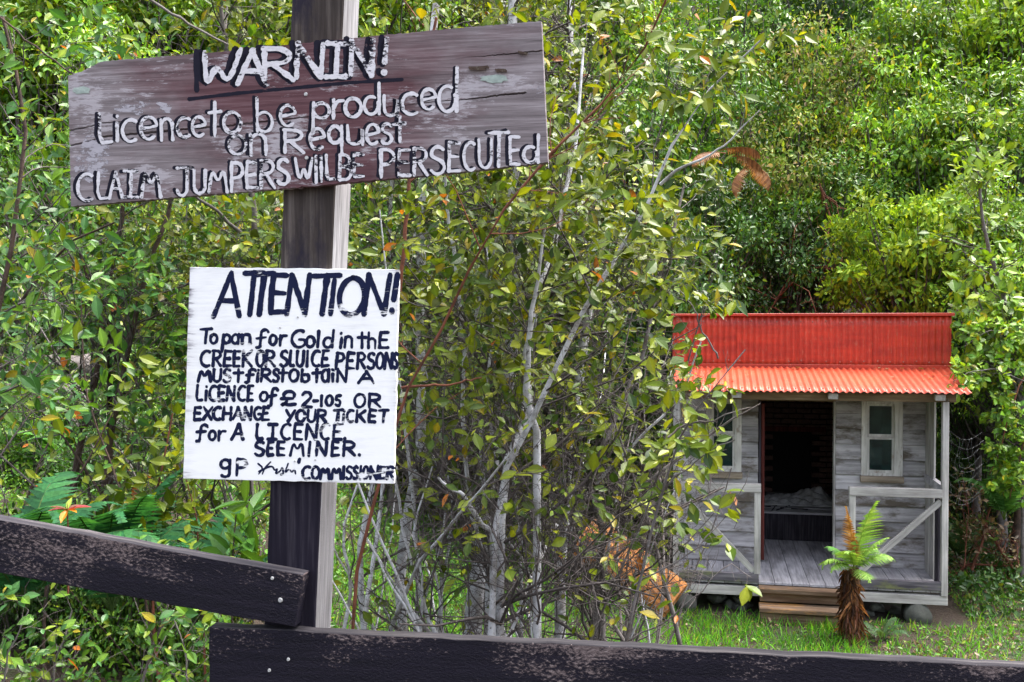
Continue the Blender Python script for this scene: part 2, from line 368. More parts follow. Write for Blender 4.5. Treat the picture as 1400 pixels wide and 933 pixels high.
def paint(name, c, wear, scale=1., rough=.55, sc=(30, 70, 70)):
    """brushed paint, worn through to what is under it"""
    m, n, l, b = newmat(name); v, _ = coords(n, l, tuple(x*scale for x in sc), False)
    g = N(n, 'TexNoise', Scale=1., Detail=6., Roughness=.75); l.new(v, g.inputs['Vector'])
    v2, _ = coords(n, l, (9, 9, 9), False); g2 = N(n, 'TexNoise', Scale=1., Detail=3.); l.new(v2, g2.inputs['Vector'])
    ad = N(n, 'Math', operation='ADD'); l.new(g.outputs[0], ad.inputs[0]); l.new(g2.outputs[0], ad.inputs[1])
    r = ramp(n, [(wear, 0.), (wear+.035, 1.)]); dv = N(n, 'Math', operation='MULTIPLY'); dv.inputs[1].default_value = .5
    l.new(ad.outputs[0], dv.inputs[0]); l.new(dv.outputs[0], r.inputs[0])
    cr = ramp(n, [(.3, tuple(x*.8 for x in c)), (.7, tuple(min(1, x*1.12) for x in c))]); l.new(g.outputs[0], cr.inputs[0])
    l.new(cr.outputs[0], b.inputs['Base Color']); b.inputs['Roughness'].default_value = rough; b.inputs['Specular IOR Level'].default_value = .15
    tr = n.new('ShaderNodeBsdfTransparent'); mx = n.new('ShaderNodeMixShader')
    l.new(r.outputs[0], mx.inputs[0]); l.new(tr.outputs[0], mx.inputs[1]); l.new(b.outputs[0], mx.inputs[2])
    l.new(mx.outputs[0], n['Material Output'].inputs[0])
    return m
def rail_mat():
    m, n, l, b = newmat('tarred_rail_wood'); v, _ = coords(n, l, (3, 60, 60))
    g = N(n, 'TexNoise', Scale=1., Detail=6., Roughness=.7); l.new(v, g.inputs['Vector'])
    base = ramp(n, [(.3, (.004, .0035, .008)), (.6, (.011, .009, .018)), (.8, (.035, .03, .04))]); l.new(g.outputs[0], base.inputs[0])
    # sawn diagonal texture with the coating flaked off
    tc = n.new('ShaderNodeTexCoord'); mp = n.new('ShaderNodeMapping'); mp.inputs['Rotation'].default_value = (0, rad(-38), 0); mp.inputs['Scale'].default_value = (75, 75, 150)
    l.new(tc.outputs['Object'], mp.inputs[0]); f = N(n, 'TexNoise', Scale=1., Detail=5., Roughness=.72); l.new(mp.outputs[0], f.inputs['Vector'])
    v2, _ = coords(n, l, (3.2, 6, 9)); q = N(n, 'TexNoise', Scale=1., Detail=4., Roughness=.6); l.new(v2, q.inputs['Vector'])
    sx = n.new('ShaderNodeSeparateXYZ'); l.new(tc.outputs['Object'], sx.inputs[0])
    mr = N(n, 'MapRange'); mr.inputs[1].default_value = -.1; mr.inputs[2].default_value = 0.; mr.inputs[3].default_value = -.1; mr.inputs[4].default_value = .07; l.new(sx.outputs[2], mr.inputs[0])
    a1 = N(n, 'Math', operation='ADD'); l.new(f.outputs[0], a1.inputs[0]); l.new(q.outputs[0], a1.inputs[1])
    a2 = N(n, 'Math', operation='ADD'); l.new(a1.outputs[0], a2.inputs[0]); l.new(mr.outputs[0], a2.inputs[1])
    dv = N(n, 'Math', operation='MULTIPLY'); dv.inputs[1].default_value = .5; l.new(a2.outputs[0], dv.inputs[0])
    px_ = N(n, 'MapRange'); px_.interpolation_type = 'SMOOTHSTEP'; px_.inputs[1].default_value = .42; px_.inputs[2].default_value = .0; px_.inputs[3].default_value = -.018; px_.inputs[4].default_value = .05
    sb = N(n, 'Math', operation='SUBTRACT'); sb.inputs[1].default_value = .98; l.new(sx.outputs[0], sb.inputs[0]); ab = N(n, 'Math', operation='ABSOLUTE'); l.new(sb.outputs[0], ab.inputs[0]); l.new(ab.outputs[0], px_.inputs[0])
    a3 = N(n, 'Math', operation='ADD'); l.new(dv.outputs[0], a3.inputs[0]); l.new(px_.outputs[0], a3.inputs[1]); dv = a3
    fr = ramp(n, [(.53, 0.), (.6, 1.)]); l.new(dv.outputs[0], fr.inputs[0])
    pale = ramp(n, [(.3, (.05, .036, .036)), (.55, (.15, .115, .115)), (.75, (.33, .27, .27))]); l.new(f.outputs[0], pale.inputs[0])
    c = mixc(n, l, fr.outputs[0], base.outputs[0], pale.outputs[0]); l.new(c, b.inputs['Base Color'])
    b.inputs['Roughness'].default_value = .6; b.inputs['Specular IOR Level'].default_value = .16
    bp = N(n, 'Bump', Strength=1., Distance=.006); l.new(f.outputs[0], bp.inputs['Height']); l.new(bp.outputs[0], b.inputs['Normal'])
    return m
RAIL = rail_mat(); BOARD = board_mat()
RAILTOP = wood('weathered_rail_top', (.012, .011, .014), (.035, .032, .038), (.11, .1, .1), 0, 55)
POST_D = wood('dark_post_wood', (.02, .016, .015), (.055, .044, .04), (.13, .11, .1), 2, 60, stain=(.02, .017, .028), stain_amt=.35, stain_scale=5, tone=0)
POST_B = wood('tarred_post_foot', (.005, .004, .009), (.012, .01, .018), (.04, .035, .045), 2, 60, tone=0)
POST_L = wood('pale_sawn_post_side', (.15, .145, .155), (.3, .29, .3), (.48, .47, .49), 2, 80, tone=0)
NAILM = plain('galvanised_nail', (.42, .42, .42), .6, .2, .15, 60)

TH = rad(8.5); EX = np.array([math.cos(TH), -math.sin(TH), 0]); NF = np.array([-math.sin(TH), -math.cos(TH), 0])   # NF points to the viewer
P0 = U(396, 466, 2.8)
def on_plane(px, py, off):
    d = U(px, py, 1.)-EYE; t = ((P0+off*NF-EYE)@NF)/(d@NF); return EYE+t*d
def loc2(p, o): q = np.asarray(p)-o; return float(q@EX), float(q[2])
def outline(pxs, off, o): return [loc2(on_plane(x, y, off), o) for x, y in pxs]
def rough_edge(pts, step, amp, rng):
    out = []
    for a, c in zip(pts, pts[1:]+pts[:1]):
        n_ = max(1, int(math.dist(a, c)/step))
        for k in range(n_):
            t = k/n_; j = 0 if k == 0 else amp
            out.append((a[0]+(c[0]-a[0])*t+rng.normal()*j, a[1]+(c[1]-a[1])*t+rng.normal()*j))
    return out
rg = np.random.default_rng(5)

# ---- the fence: leaning post, sloping rail, level rail
o0 = on_plane(396, 860, 0.0); fz = o0.copy(); fz[2] = 0.
fence = empty('fence', fz, 'dark stained timber fence with a tall leaning post carrying both painted signs', 'fence', rz=-TH)
a = on_plane(398, -60, 0); c = on_plane(361, 900, 0)
wtop = np.linalg.norm(on_plane(470, 0, 0)-on_plane(398, 0, 0)); wbot = np.linalg.norm(on_plane(431, 800, 0)-on_plane(362, 800, 0))
def post_piece(name, y_a, y_b, mat_f, dep=.14, grow=0.):
    def xl(y): return 399+(361-399)*(y+0)/860.
    def xr(y): return 470+(431-470)*(y+0)/860.
    pts = outline([(xl(y_a)-grow, y_a), (xr(y_a)+grow, y_a), (xr(y_b)+grow, y_b), (xl(y_b)-grow, y_b)], 0, fz)
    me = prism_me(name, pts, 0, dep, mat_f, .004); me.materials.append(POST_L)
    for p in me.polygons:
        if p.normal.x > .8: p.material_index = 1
    return link(name, me, fence)
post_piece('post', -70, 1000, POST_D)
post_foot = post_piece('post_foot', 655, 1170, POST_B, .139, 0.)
for v in post_foot.data.vertices: v.co.y -= .0025
bpy.data.objects['post'].data.update()
def rail(label, tl, tr, br, bl, off, thick, topline):
    """corners in the photograph on the rail's front plane"""
    A = on_plane(*tl, off); B = on_plane(*tr, off); C_ = on_plane(*br, off); D_ = on_plane(*bl, off)
    d = B-A; L = np.linalg.norm(d); ang = math.asin(d[2]/L)
    o = bpy.data.objects.new('rail', None)
    base = A.copy()
    ex = d/L; ez = np.cross(ex, -NF); ez = np.cross(-NF, ex)*-1 if ez[2] < 0 else ez
    def lc(p): q = p-base; return (float(q@ex), float(q@ez))
    pts = [lc(D_), lc(C_), lc(B), lc(A)]
    pts = rough_edge(pts, .05, .0012, rg)
    me = prism_me('rail', pts, 0, thick, RAIL, .002); me.materials.append(RAILTOP)
    for p in me.polygons:
        if p.normal.z > .7: p.material_index = 1
    o = link('rail', me, fence); o['label'] = label
    M = Matrix(((ex[0], -NF[0], ez[0], base[0]), (ex[1], -NF[1], ez[1], base[1]), (ex[2], -NF[2], ez[2], base[2]), (0, 0, 0, 1)))
    F_ = Matrix.Rotation(-TH, 4, 'Z'); F_.translation = Vector(fz)
    o.matrix_local = F_.inverted() @ M
    return o, base, ex, ez
def nail(p, nn, r, parent, inv, name='nail'):
    bm = bmesh.new(); bmesh.ops.create_cone(bm, cap_ends=True, segments=10, radius1=r, radius2=r*.75, depth=.004)
    me = bmdone(bm, name, NAILM); o = link(name, me, parent)
    q = Vector(nn).to_track_quat('Z', 'Y').to_matrix().to_4x4(); q.translation = Vector(p); o.matrix_local = inv @ q
Finv = Matrix.Rotation(-TH, 4, 'Z'); Finv.translation = Vector(fz); Finv = Finv.inverted()
r1 = rail('sloping rail on the left, worn pale along its middle', (-260, 663), (415, 786), (403, 858), (-260, 736), .052, .05, None)
r2 = rail('level rail along the bottom, flaked pale along its top edge', (286, 857), (1700, 927), (1700, 1062), (286, 975), .045, .045, None)
for x, y in ((383, 821), (372, 791)): nail(on_plane(x, y, .054), NF, .007 if y > 800 else .005, fence, Finv)
for x, y in ((394, 902), (368, 917)): nail(on_plane(x, y, .047), NF, .005, fence, Finv)
# second post of the level rail, beyond the frame on the right
q = on_plane(1640, 990, 0)
ql = Finv @ Vector(q)
link('post', box_me('post', (ql.x-.07, 0.001, -.05), (ql.x+.07, .14, ql.z+.2), POST_D, .004), fence)

# ---- stroke letters
def arc(cx, cy, rx, ry, a0, a1, n_=9): return [(cx+rx*math.cos(rad(a0+(a1-a0)*k/n_)), cy+ry*math.sin(rad(a0+(a1-a0)*k/n_))) for k in range(n_+1)]
G = {
 'A': [[(0, 0), (.28, .55), (.5, 1)], [(.5, 1), (.75, .5), (1, 0)], [(.2, .38), (.82, .36)]],
 'B': [[(.05, 0), (.05, 1)], [(.05, 1)]+arc(.4, .76, .45, .24, 90, -90)+[(.05, .52)], [(.05, .52)]+arc(.45, .26, .52, .26, 90, -90)+[(.05, 0)]],
 'C': [arc(.62, .5, .6, .5, 60, 300, 12)],
 'E': [[(.08, 0), (.02, .5), (.1, 1)], [(.1, 1), (.9, .98)], [(.05, .52), (.78, .52)], [(.08, .02), (.95, .03)]],
 'G': [arc(.6, .5, .58, .5, 60, 330, 12)+[(1, .45), (.6, .45)]],
 'H': [[(.05, 0), (.05, 1)], [(.95, 0), (.95, 1)], [(.05, .5), (.95, .5)]],
 'I': [[(.5, 0), (.5, 1)]],
 '|': [[(.5, 0), (.55, 1)], [(.05, 1), (1, .98)], [(.0, .0), (1, .0)]],
 'J': [[(.1, .98), (1, 1)], [(.62, 1), (.62, .3)]+arc(.36, .25, .26, .25, 0, -170)],
 'K': [[(.05, 0), (.05, 1)], [(.9, 1), (.1, .48)], [(.25, .55), (1, 0)]],
 'L': [[(.1, 1), (.06, .02), (.95, .04)]],
 'M': [[(0, 0), (.18, 1), (.5, .35), (.82, 1), (1, 0)]],
 'N': [[(.02, 0), (.06, 1)], [(.06, 1), (.9, 0)], [(.9, 0), (.97, 1)]],
 'O': [arc(.5, .5, .48, .5, 95, 455, 16)],
 'P': [[(.05, 0), (.08, 1)], [(.05, 1)]+arc(.45, .74, .5, .26, 90, -90)+[(.08, .46)]],
 'R': [[(.05, 0), (.06, 1)], [(.0, 1)]+arc(.42, .76, .48, .24, 90, -90)+[(.1, .5)], [(.35, .5), (1, 0)]],
 'S': [arc(.52, .75, .42, .25, 35, 210, 8)+arc(.48, .25, .46, .26, 60, -150, 9)],
 'T': [[(0, .97), (1, 1)], [(.52, 1), (.48, 0)]],
 'U': [[(.06, 1), (.06, .4)]+arc(.5, .34, .44, .34, 190, 350)+[(.94, 1)]],
 'V': [[(0, 1), (.5, 0), (1, 1)]],
 'W': [[(0, 1), (.25, 0), (.5, .7), (.75, 0), (1, 1)]],
 'w': [[(.06, .92), (.1, 0), (.38, .62), (.68, .08), (1, 1)]],
 'X': [[(0, 0), (1, 1)], [(0, 1), (1, 0)]],
 'Y': [[(0, 1), (.48, .45)], [(1, 1), (.25, 0)]],
 '!': [[(.62, 1), (.45, .32)], [(.38, .08), (.45, .02)]],
 'a': [arc(.45, .48, .45, .48, 40, 330, 12)+[(.9, .1)], [(.92, 1), (.92, 0)]],
 'b': [[(.06, 1), (.08, 0)], arc(.5, .28, .45, .3, 130, -170, 12)],
 'c': [arc(.6, .5, .56, .5, 55, 305, 12)],
 'd': [arc(.42, .28, .42, .3, 60, 380, 13), [(.9, 1), (.88, 0)]],
 'e': [[(.1, .48), (.9, .6)]+arc(.52, .52, .46, .48, 15, 310, 13)],
 'f': [arc(.7, .8, .3, .2, 20, 170, 6)+[(.38, .5), (.35, .1)]+arc(.15, .05, .2, .12, 0, -120, 4), [(.05, .52), (.8, .56)]],
 'g': [arc(.45, .7, .4, .28, 0, 360, 12), [(.85, .95), (.85, .1)]+arc(.5, .1, .35, .2, 0, -150, 6)],
 'h': [[(.08, 1), (.08, 0)], [(.08, .4)]+arc(.5, .4, .4, .22, 160, 10)+[(.92, 0)]],
 'i': [[(.5, .68), (.5, 0)], [(.5, .97), (.52, .93)]],
 'l': [[(.5, 1), (.5, 0)]],
 'n': [[(.08, .95), (.1, 0)], [(.1, .55)]+arc(.5, .62, .4, .36, 165, 5)+[(.92, 0)]],
 'o': [arc(.5, .5, .46, .48, 100, 460, 14)],
 'p': [[(.1, .95), (.04, -.85)], arc(.52, .5, .44, .45, 150, -160, 13)],
 'q': [arc(.45, .5, .42, .46, 30, 330, 13), [(.88, .95), (.9, -.62)]],
 'r': [[(.1, .98), (.12, 0)], [(.12, .55), (.4, .9), (.95, .92)]],
 's': [arc(.52, .74, .4, .24, 30, 210, 7)+arc(.48, .26, .44, .26, 60, -150, 8)],
 't': [[(.5, 1), (.52, 0)], [(.02, .68), (1, .72)]],
 'u': [[(.06, 1), (.08, .4)]+arc(.5, .36, .42, .34, 190, 350)+[(.94, 1), (.96, 0)]],
 '1': [[(.5, 1), (.5, 0)]], '0': [arc(.5, .5, .45, .5, 90, 450, 14)],
 '5': [[(.9, 1), (.2, .97), (.12, .55)]+arc(.45, .3, .42, .3, 100, -140, 8)],
 '2': [arc(.5, .72, .4, .27, 160, -30, 7)+[(.45, .3), (.05, .02), (1, .02)]],
 '-': [[(0, .5), (1, .5)]], '.': [[(.45, .1), (.5, .02)]], "'": [[(.55, 1), (.4, .2)]],
 '#': [arc(.55, .72, .35, .27, -20, 220, 9)+[(.45, .4), (.35, .15), (.05, .0), (.25, .18), (.55, .04), (1, .12)], [(.05, .45), (.8, .5)]],
}
WARN = [("w", 277, 329, 68, 121), ("A", 325, 365, 69, 115), ("R", 360, 401, 67, 110), ("N", 405, 443, 60, 106), ("|", 446, 474, 60, 105), ("N", 479, 511, 55, 104), ("!", 517, 537, 53, 102),
 ("L", 135, 155, 156, 196), ("i", 156, 165, 158, 193), ("c", 167, 188, 164, 194), ("e", 191, 216, 160, 192), ("n", 219, 238, 162, 192), ("c", 242, 261, 161, 188), ("e", 262, 282, 160, 188),
 ("t", 285, 303, 140, 186), ("o", 305, 331, 153, 183), ("b", 350, 374, 134, 180), ("e", 382, 405, 144, 174),
 ("p", 427, 452, 140, 163), ("r", 455, 470, 136, 162), ("o", 471, 495, 134, 161), ("d", 498, 521, 115, 156), ("u", 524, 545, 131, 159), ("c", 549, 572, 128, 157), ("e", 575, 597, 122, 151), ("d", 600, 628, 93, 152),
 ("o", 312, 338, 185, 212), ("n", 341, 366, 183, 212), ("R", 388, 416, 178, 209), ("e", 423, 445, 176, 206), ("q", 449, 470, 172, 197), ("u", 474, 497, 172, 198), ("e", 500, 519, 170, 199), ("s", 521, 537, 169, 197), ("t", 538, 554, 160, 194),
 ("C", 106, 128, 238, 275), ("L", 133, 149, 236, 273), ("A", 150, 168, 236, 271), ("|", 169, 189, 234, 270), ("M", 194, 220, 231, 270),
 ("J", 240, 266, 230, 268), ("U", 265, 282, 233, 265), ("M", 286, 311, 230, 263), ("P", 316, 333, 223, 262), ("E", 337, 353, 222, 258), ("R", 357, 376, 220, 257), ("S", 379, 396, 218, 252),
 ("W", 404, 427, 217, 250), ("I", 429, 436, 213, 249), ("I", 437, 443, 214, 248), ("L", 446, 458, 212, 247), ("B", 464, 481, 212, 246), ("E", 484, 498, 211, 242),
 ("P", 520, 540, 205, 243), ("E", 545, 562, 205, 241), ("R", 566, 585, 203, 240), ("S", 588, 609, 201, 238), ("E", 613, 630, 195, 235), ("C", 634, 650, 195, 233), ("U", 654, 673, 191, 230), ("T", 669, 696, 181, 228), ("E", 697, 711, 187, 226), ("d", 716, 738, 185, 222)]
ATT_BIG = [("A", 294, 330, 374, 433), ("T", 331, 357, 373, 431), ("T", 344, 371, 374, 430), ("E", 370, 392, 376, 428), ("N", 394, 422, 376, 430), ("T", 425, 461, 376, 430), ("I", 451, 458, 383, 430), ("O", 463, 499, 380, 431), ("N", 499, 530, 376, 430), ("!", 534, 544, 376, 428)]
def words(rows):
    out = []
    for top, base, chars in rows:
        for ch, x0, x1 in chars: out.append((ch, x0, x1, top, base))
    return out
ATT = words([
 (450, 469, [("T", 274, 289)]), (457, 470, [("o", 287, 297), ("p", 304, 315), ("a", 317, 327), ("n", 330, 343)]), (451, 474, [("f", 350, 366)]), (458, 472, [("o", 368, 378), ("r", 382, 391)]),
 (452, 475, [("G", 398, 416), ("l", 432, 437), ("d", 442, 456)]), (460, 475, [("o", 418, 430), ("n", 470, 482)]), (455, 476, [("i", 463, 468), ("t", 488, 500), ("h", 502, 514), ("E", 518, 531)]),
 (480, 501, [("C", 274, 287), ("R", 290, 302), ("E", 306, 316), ("E", 319, 328), ("K", 331, 344), ("O", 350, 361), ("R", 363, 375), ("S", 383, 393), ("L", 396, 402), ("U", 405, 415), ("I", 417, 423), ("C", 426, 437), ("E", 440, 449)]),
 (483, 504, [("P", 459, 470), ("E", 474, 484), ("R", 488, 499), ("S", 502, 512), ("O", 514, 524), ("N", 526, 536), ("S", 538, 543)]),
 (505, 522, [("M", 271, 288), ("U", 291, 302), ("S", 305, 315), ("t", 319, 331), ("f", 335, 349), ("i", 350, 355), ("R", 357, 370), ("S", 373, 381), ("t", 381, 392), ("o", 395, 408), ("b", 412, 423), ("t", 426, 439), ("a", 440, 450), ("i", 452, 457), ("N", 461, 474)]),
 (508, 524, [("A", 490, 511)]),
 (528, 548, [("L", 268, 277), ("i", 279, 284), ("C", 286, 296), ("E", 298, 307), ("N", 310, 321), ("C", 325, 335), ("E", 338, 346)]), (536, 549, [("o", 355, 366)]), (531, 554, [("f", 366, 379)]), (535, 555, [("#", 383, 404)]),
 (536, 557, [("2", 411, 426)]), (541, 555, [("-", 428, 434), ("1", 437, 441), ("0", 445, 455), ("5", 458, 466)]), (539, 557, [("O", 484, 499), ("R", 504, 520)]),
 (557, 574, [("E", 265, 275), ("X", 278, 289), ("C", 291, 302), ("H", 305, 316), ("A", 319, 331), ("N", 334, 344), ("G", 347, 357), ("E", 359, 367)]), (561, 577, [("Y", 391, 403), ("O", 405, 417), ("U", 420, 431), ("R", 434, 446), ("T", 456, 468), ("i", 467, 472), ("C", 474, 483), ("K", 487, 499), ("E", 504, 514), ("T", 518, 530)]),
 (581, 602, [("f", 268, 283)]), (589, 602, [("o", 285, 295), ("r", 298, 308)]), (580, 601, [("A", 317, 333), ("L", 350, 360), ("|", 366, 378), ("C", 384, 397), ("E", 402, 413), ("N", 418, 433), ("C", 438, 450), ("E", 455, 468), (".", 469, 474)]),
 (604, 623, [("S", 348, 361), ("E", 365, 374), ("E", 379, 389), ("M", 397, 415), ("I", 419, 426), ("N", 432, 446), ("E", 453, 463), ("R", 469, 485), (".", 488, 494)]),
 (628, 650, [("g", 300, 316), ("P", 323, 337)]), (628, 634, [("'", 407, 411)]),
 (638, 655, [("C", 413, 424), ("O", 426, 436), ("M", 438, 450), ("M", 453, 466), ("I", 467, 471), ("S", 473, 481), ("S", 483, 489), ("I", 490, 494), ("O", 496, 503), ("N", 506, 516), ("E", 519, 526), ("R", 529, 538)])])
CURSIVE = [[(353, 634), (360, 640), (354, 648)], [(370, 632), (362, 640), (359, 648)], [(354, 645), (372, 636), (376, 644), (380, 640), (376, 649), (384, 644), (386, 638), (388, 648), (384, 649)], [(394, 634), (389, 648), (396, 640), (399, 647), (403, 640), (404, 648)]]
def smooth_line(p, it=2):
    p = [tuple(q) for q in p]
    if len(p) < 4: 
        if len(p) == 3: it = 1
        else: it = 0
    for _ in range(it):
        q = [p[0]]
        for a, c in zip(p, p[1:]): q += [(a[0]*.75+c[0]*.25, a[1]*.75+c[1]*.25), (a[0]*.25+c[0]*.75, a[1]*.25+c[1]*.75)]
        p = q+[p[-1]]
    return p
def densify(p, step):
    out = [p[0]]
    for a, c in zip(p, p[1:]):
        n_ = max(1, int(math.dist(a, c)/step))
        for k in range(1, n_+1): out.append((a[0]+(c[0]-a[0])*k/n_, a[1]+(c[1]-a[1])*k/n_))
    return out
def strokes_mesh(name, lines, width, off, o, mat, rng, rag=.08, back=.0):
    """lines in photograph coordinates, laid as brushed ribbons on the board; local x,z with y = height off the board"""
    V = []; F = []
    for k, ln in enumerate(lines):
        w = width[k] if isinstance(width, list) else width
        p = densify(smooth_line(ln), 1.6); n_ = len(p)
        if n_ < 2: continue
        P = np.array(p); T = np.gradient(P, axis=0); T /= np.maximum(np.linalg.norm(T, axis=1, keepdims=True), 1e-6); Nn = np.stack([-T[:, 1], T[:, 0]], 1)
        ker = np.ones(5)/5; sm_ = lambda: np.convolve(np.pad(rng.normal(size=n_), 2, 'edge'), ker, 'valid')*rag*1.3
        hw = w/2*(1+sm_())*(.88+.2*rng.random()); hl = hw*(1+sm_())
        L = P+Nn*hw[:, None]; R = P-Nn*hl[:, None]; yy = -(back+.00006*(k % 9))
        ends = []
        capA = [P[0]-T[0]*w*.42+Nn[0]*w*s for s in (-.25, .25)]; capB = [P[-1]+T[-1]*w*.42+Nn[-1]*w*s for s in (.25, -.25)]
        pts = [*map(tuple, L), *map(tuple, R), *map(tuple, capA), *map(tuple, capB)]
        i0 = len(V)
        for q in pts:
            x, z = loc2(on_plane(q[0], q[1], off), o); V.append((x, yy, z))
        for j in range(n_-1): F.append((i0+j, i0+j+1, i0+n_+j+1, i0+n_+j))
        c0 = i0+2*n_; F.append((i0, i0+n_, c0, c0+1)); F.append((i0+n_-1, c0+2, c0+3, i0+2*n_-1))
    return npmesh(name, V, F, mat)
def letters(tbl, slant=0, dx=0, dy=0, rng=None, jit=.4):
    out = []
    for ch, x0, x1, yt, yb in tbl:
        for st in G[ch]:
            ln = [(x0+u*(x1-x0)+slant*v*(yb-yt)+dx+(rng.normal()*jit if rng else 0), yb-v*(yb-yt)+dy+(rng.normal()*jit if rng else 0)) for u, v in st]
            if len(ln) > 4: ln = [(x0+u*(x1-x0)+slant*v*(yb-yt)+dx, yb-v*(yb-yt)+dy) for u, v in st]
            out.append(ln)
    return out
P_WHITE = paint('white_letter_paint', (.62, .6, .64), .43, sc=(60, 130, 130)); P_DARK = paint('black_letter_paint', (.012, .011, .022), .37, rough=.8, sc=(30, 60, 60)); P_INK = paint('blue_black_letter_paint', (.008, .012, .045), .40, rough=.8, sc=(18, 90, 90))

# ---- warning sign
OB = .032
bo = on_plane(420, 155, OB)
warn = empty('sign', bo, 'long weathered warning board with white hand-painted lettering, nailed high on the leaning post', 'sign', rz=-TH)
top_l = [(93, 103.5), (112, 98), (138, 84.5), (290, 72), (470, 53.5), (600, 41), (738, 29)]
bot_l = [(97, 282.5), (250, 269), (400, 257), (560, 242), (660, 232), (749, 222)]
# front sheet as rows that follow the grain, with real splits running along two of them
nxg = 220
ts = np.linspace(0, 1, nxg)
tx = np.interp(ts, [0, 1], [93, 740]); bx_ = np.interp(ts, [0, 1], [97, 749])
ty = np.interp(tx, [p[0] for p in top_l], [p[1] for p in top_l]); by_ = np.interp(bx_, [p[0] for p in bot_l], [p[1] for p in bot_l])
rgw = np.random.default_rng(11)
ty = ty+rgw.normal(size=nxg)*.35; by_ = by_+rgw.normal(size=nxg)*.4
notch = np.exp(-((ts-1)/.004)**2)
cr1 = .46+.02*np.sin(ts*9)-.012*ts+np.cumsum(rgw.normal(size=nxg))*.0006     # split from the left edge to past the middle
cr2 = .535-.045*ts+np.cumsum(rgw.normal(size=nxg))*.0006
w1 = .0075*(ts < .2)*(1-ts/.2)+.0001; w2 = .0085*np.clip(np.sin(np.clip(ts, 0, 1)*7)*.5+.75, .15, 1)*(ts < .96)+.0001
w3 = .007*np.clip((ts-.8)/.2, 0, 1)+.0001; cr3 = .24-.03*ts+np.cumsum(rgw.normal(size=nxg))*.0005
rows = []
def addrow(f, dpt): rows.append((f, dpt))
z_ = np.zeros(nxg)
lv = [(z_, .0), (z_+.08, 0), (z_+.15, 0), (cr3-w3, 0), (cr3, .008), (cr3+w3, 0), (z_+.33, 0), (cr1-w1-.06, 0), (cr1-w1-.04, 0), (cr1-.04, .008), (cr1+w1-.04, 0), (z_+.47, 0), (cr2-w2, 0), (cr2, .009), (cr2+w2, 0), (z_+.62, 0), (z_+.75, 0), (z_+.88, 0), (z_+1, 0)]
V = []
for f, dp in lv:
    for k in range(nxg):
        X = tx[k]+(bx_[k]-tx[k])*f[k]; Y = ty[k]+(by_[k]-ty[k])*f[k]
        x, z = loc2(on_plane(X, Y, OB), bo); wear = 0
        V.append((x, dp*(1 if dp else 0)+abs(wear), z))
nr = len(lv); q = np.arange(nr-1)[:, None]*nxg+np.arange(nxg-1)[None]; F = np.stack([q, q+nxg, q+nxg+1, q+1], -1).reshape(-1, 4).tolist()
nb = len(V); V += [(v[0], .0275, v[2]) for v in V]
edge = list(range(nxg))+[r*nxg+nxg-1 for r in range(1, nr)]+[(nr-1)*nxg+k for k in range(nxg-2, -1, -1)]+[r*nxg for r in range(nr-2, -1, -1)]
for a, c in zip(edge, edge[1:]): F.append((a, c, nb+c, nb+a))
F += [[nb+i_ for i_ in f[::-1]] for f in F[:(nr-1)*(nxg-1)]]
link('board', npmesh('board', V, F, BOARD), warn)
rl = np.random.default_rng(3)
big = WARN[:7]; small = WARN[7:]
shadow = letters(big, 0, -7, -1, rl)+letters(big, 0, -3, 1.5, rl)+letters(small, 0, -4., -1., rl, .5)+letters(small, 0, -1.6, .2, rl, .5)
wd = [9.]*(2*len(letters(big)))+[5.2]*(2*len(letters(small)))
shadow += [[(258, 136), (330, 127), (420, 119), (480, 113), (550, 109)], [(268, 70), (269, 124)]]; wd += [4.5, 7]
link('lettering_shadow', strokes_mesh('lettering_shadow', shadow, wd, OB, bo, P_DARK, rl, .12, .0004), warn)
white = letters(big, 0, 0, 0, rl)+letters(small, 0, 0, 0, rl, .4); wd = [7.4]*len(letters(big))+[4.6]*len(letters(small))
link('lettering', strokes_mesh('lettering', white, wd, OB, bo, P_WHITE, rl, .2, .0013), warn)
Winv = Matrix.Rotation(-TH, 4, 'Z'); Winv.translation = Vector(bo); Winv = Winv.inverted()
for x, y in ((418, 129), (419, 216)): nail(on_plane(x, y, OB+.001), NF, .006, warn, Winv)
# lichen and bare knots
def blob_me(name, cx, cy, rx, ry, off, o, mat, yy, rng):
    V = [(*([loc2(on_plane(cx, cy, off), o)[0]]), yy, loc2(on_plane(cx, cy, off), o)[1])]; F = []
    n_ = 18
    for k in range(n_):
        t = k/n_*2*math.pi; s = 1+rng.normal()*.12; x, z = loc2(on_plane(cx+rx*s*math.cos(t), cy+ry*s*math.sin(t), off), o); V.append((x, yy+.0004, z))
    return npmesh(name, V, [(0, k+1, (k+1) % n_+1) for k in range(n_)], mat)
LICH = plain('grey_green_lichen', (.3, .36, .33), .9, 0, .2, 80); LICHW = paint('thin_white_paint', (.36, .34, .38), .5)
link('lichen_patch', blob_me('lichen_patch', 676, 108, 17, 5.5, OB, bo, LICH, -.0022, rl), warn)
link('lichen_patch', blob_me('lichen_patch', 112, 124, 12, 5, OB, bo, LICH, -.0022, rl), warn)
link('paint_smear', blob_me('paint_smear', 195, 148, 42, 9, OB, bo, LICHW, -.0007, rl), warn)
link('paint_smear', blob_me('paint_smear', 724, 122, 22, 6, OB, bo, LICHW, -.0007, rl), warn)
link('paint_smear', blob_me('paint_smear', 125, 215, 26, 34, OB, bo, LICHW, -.0005, rl), warn)
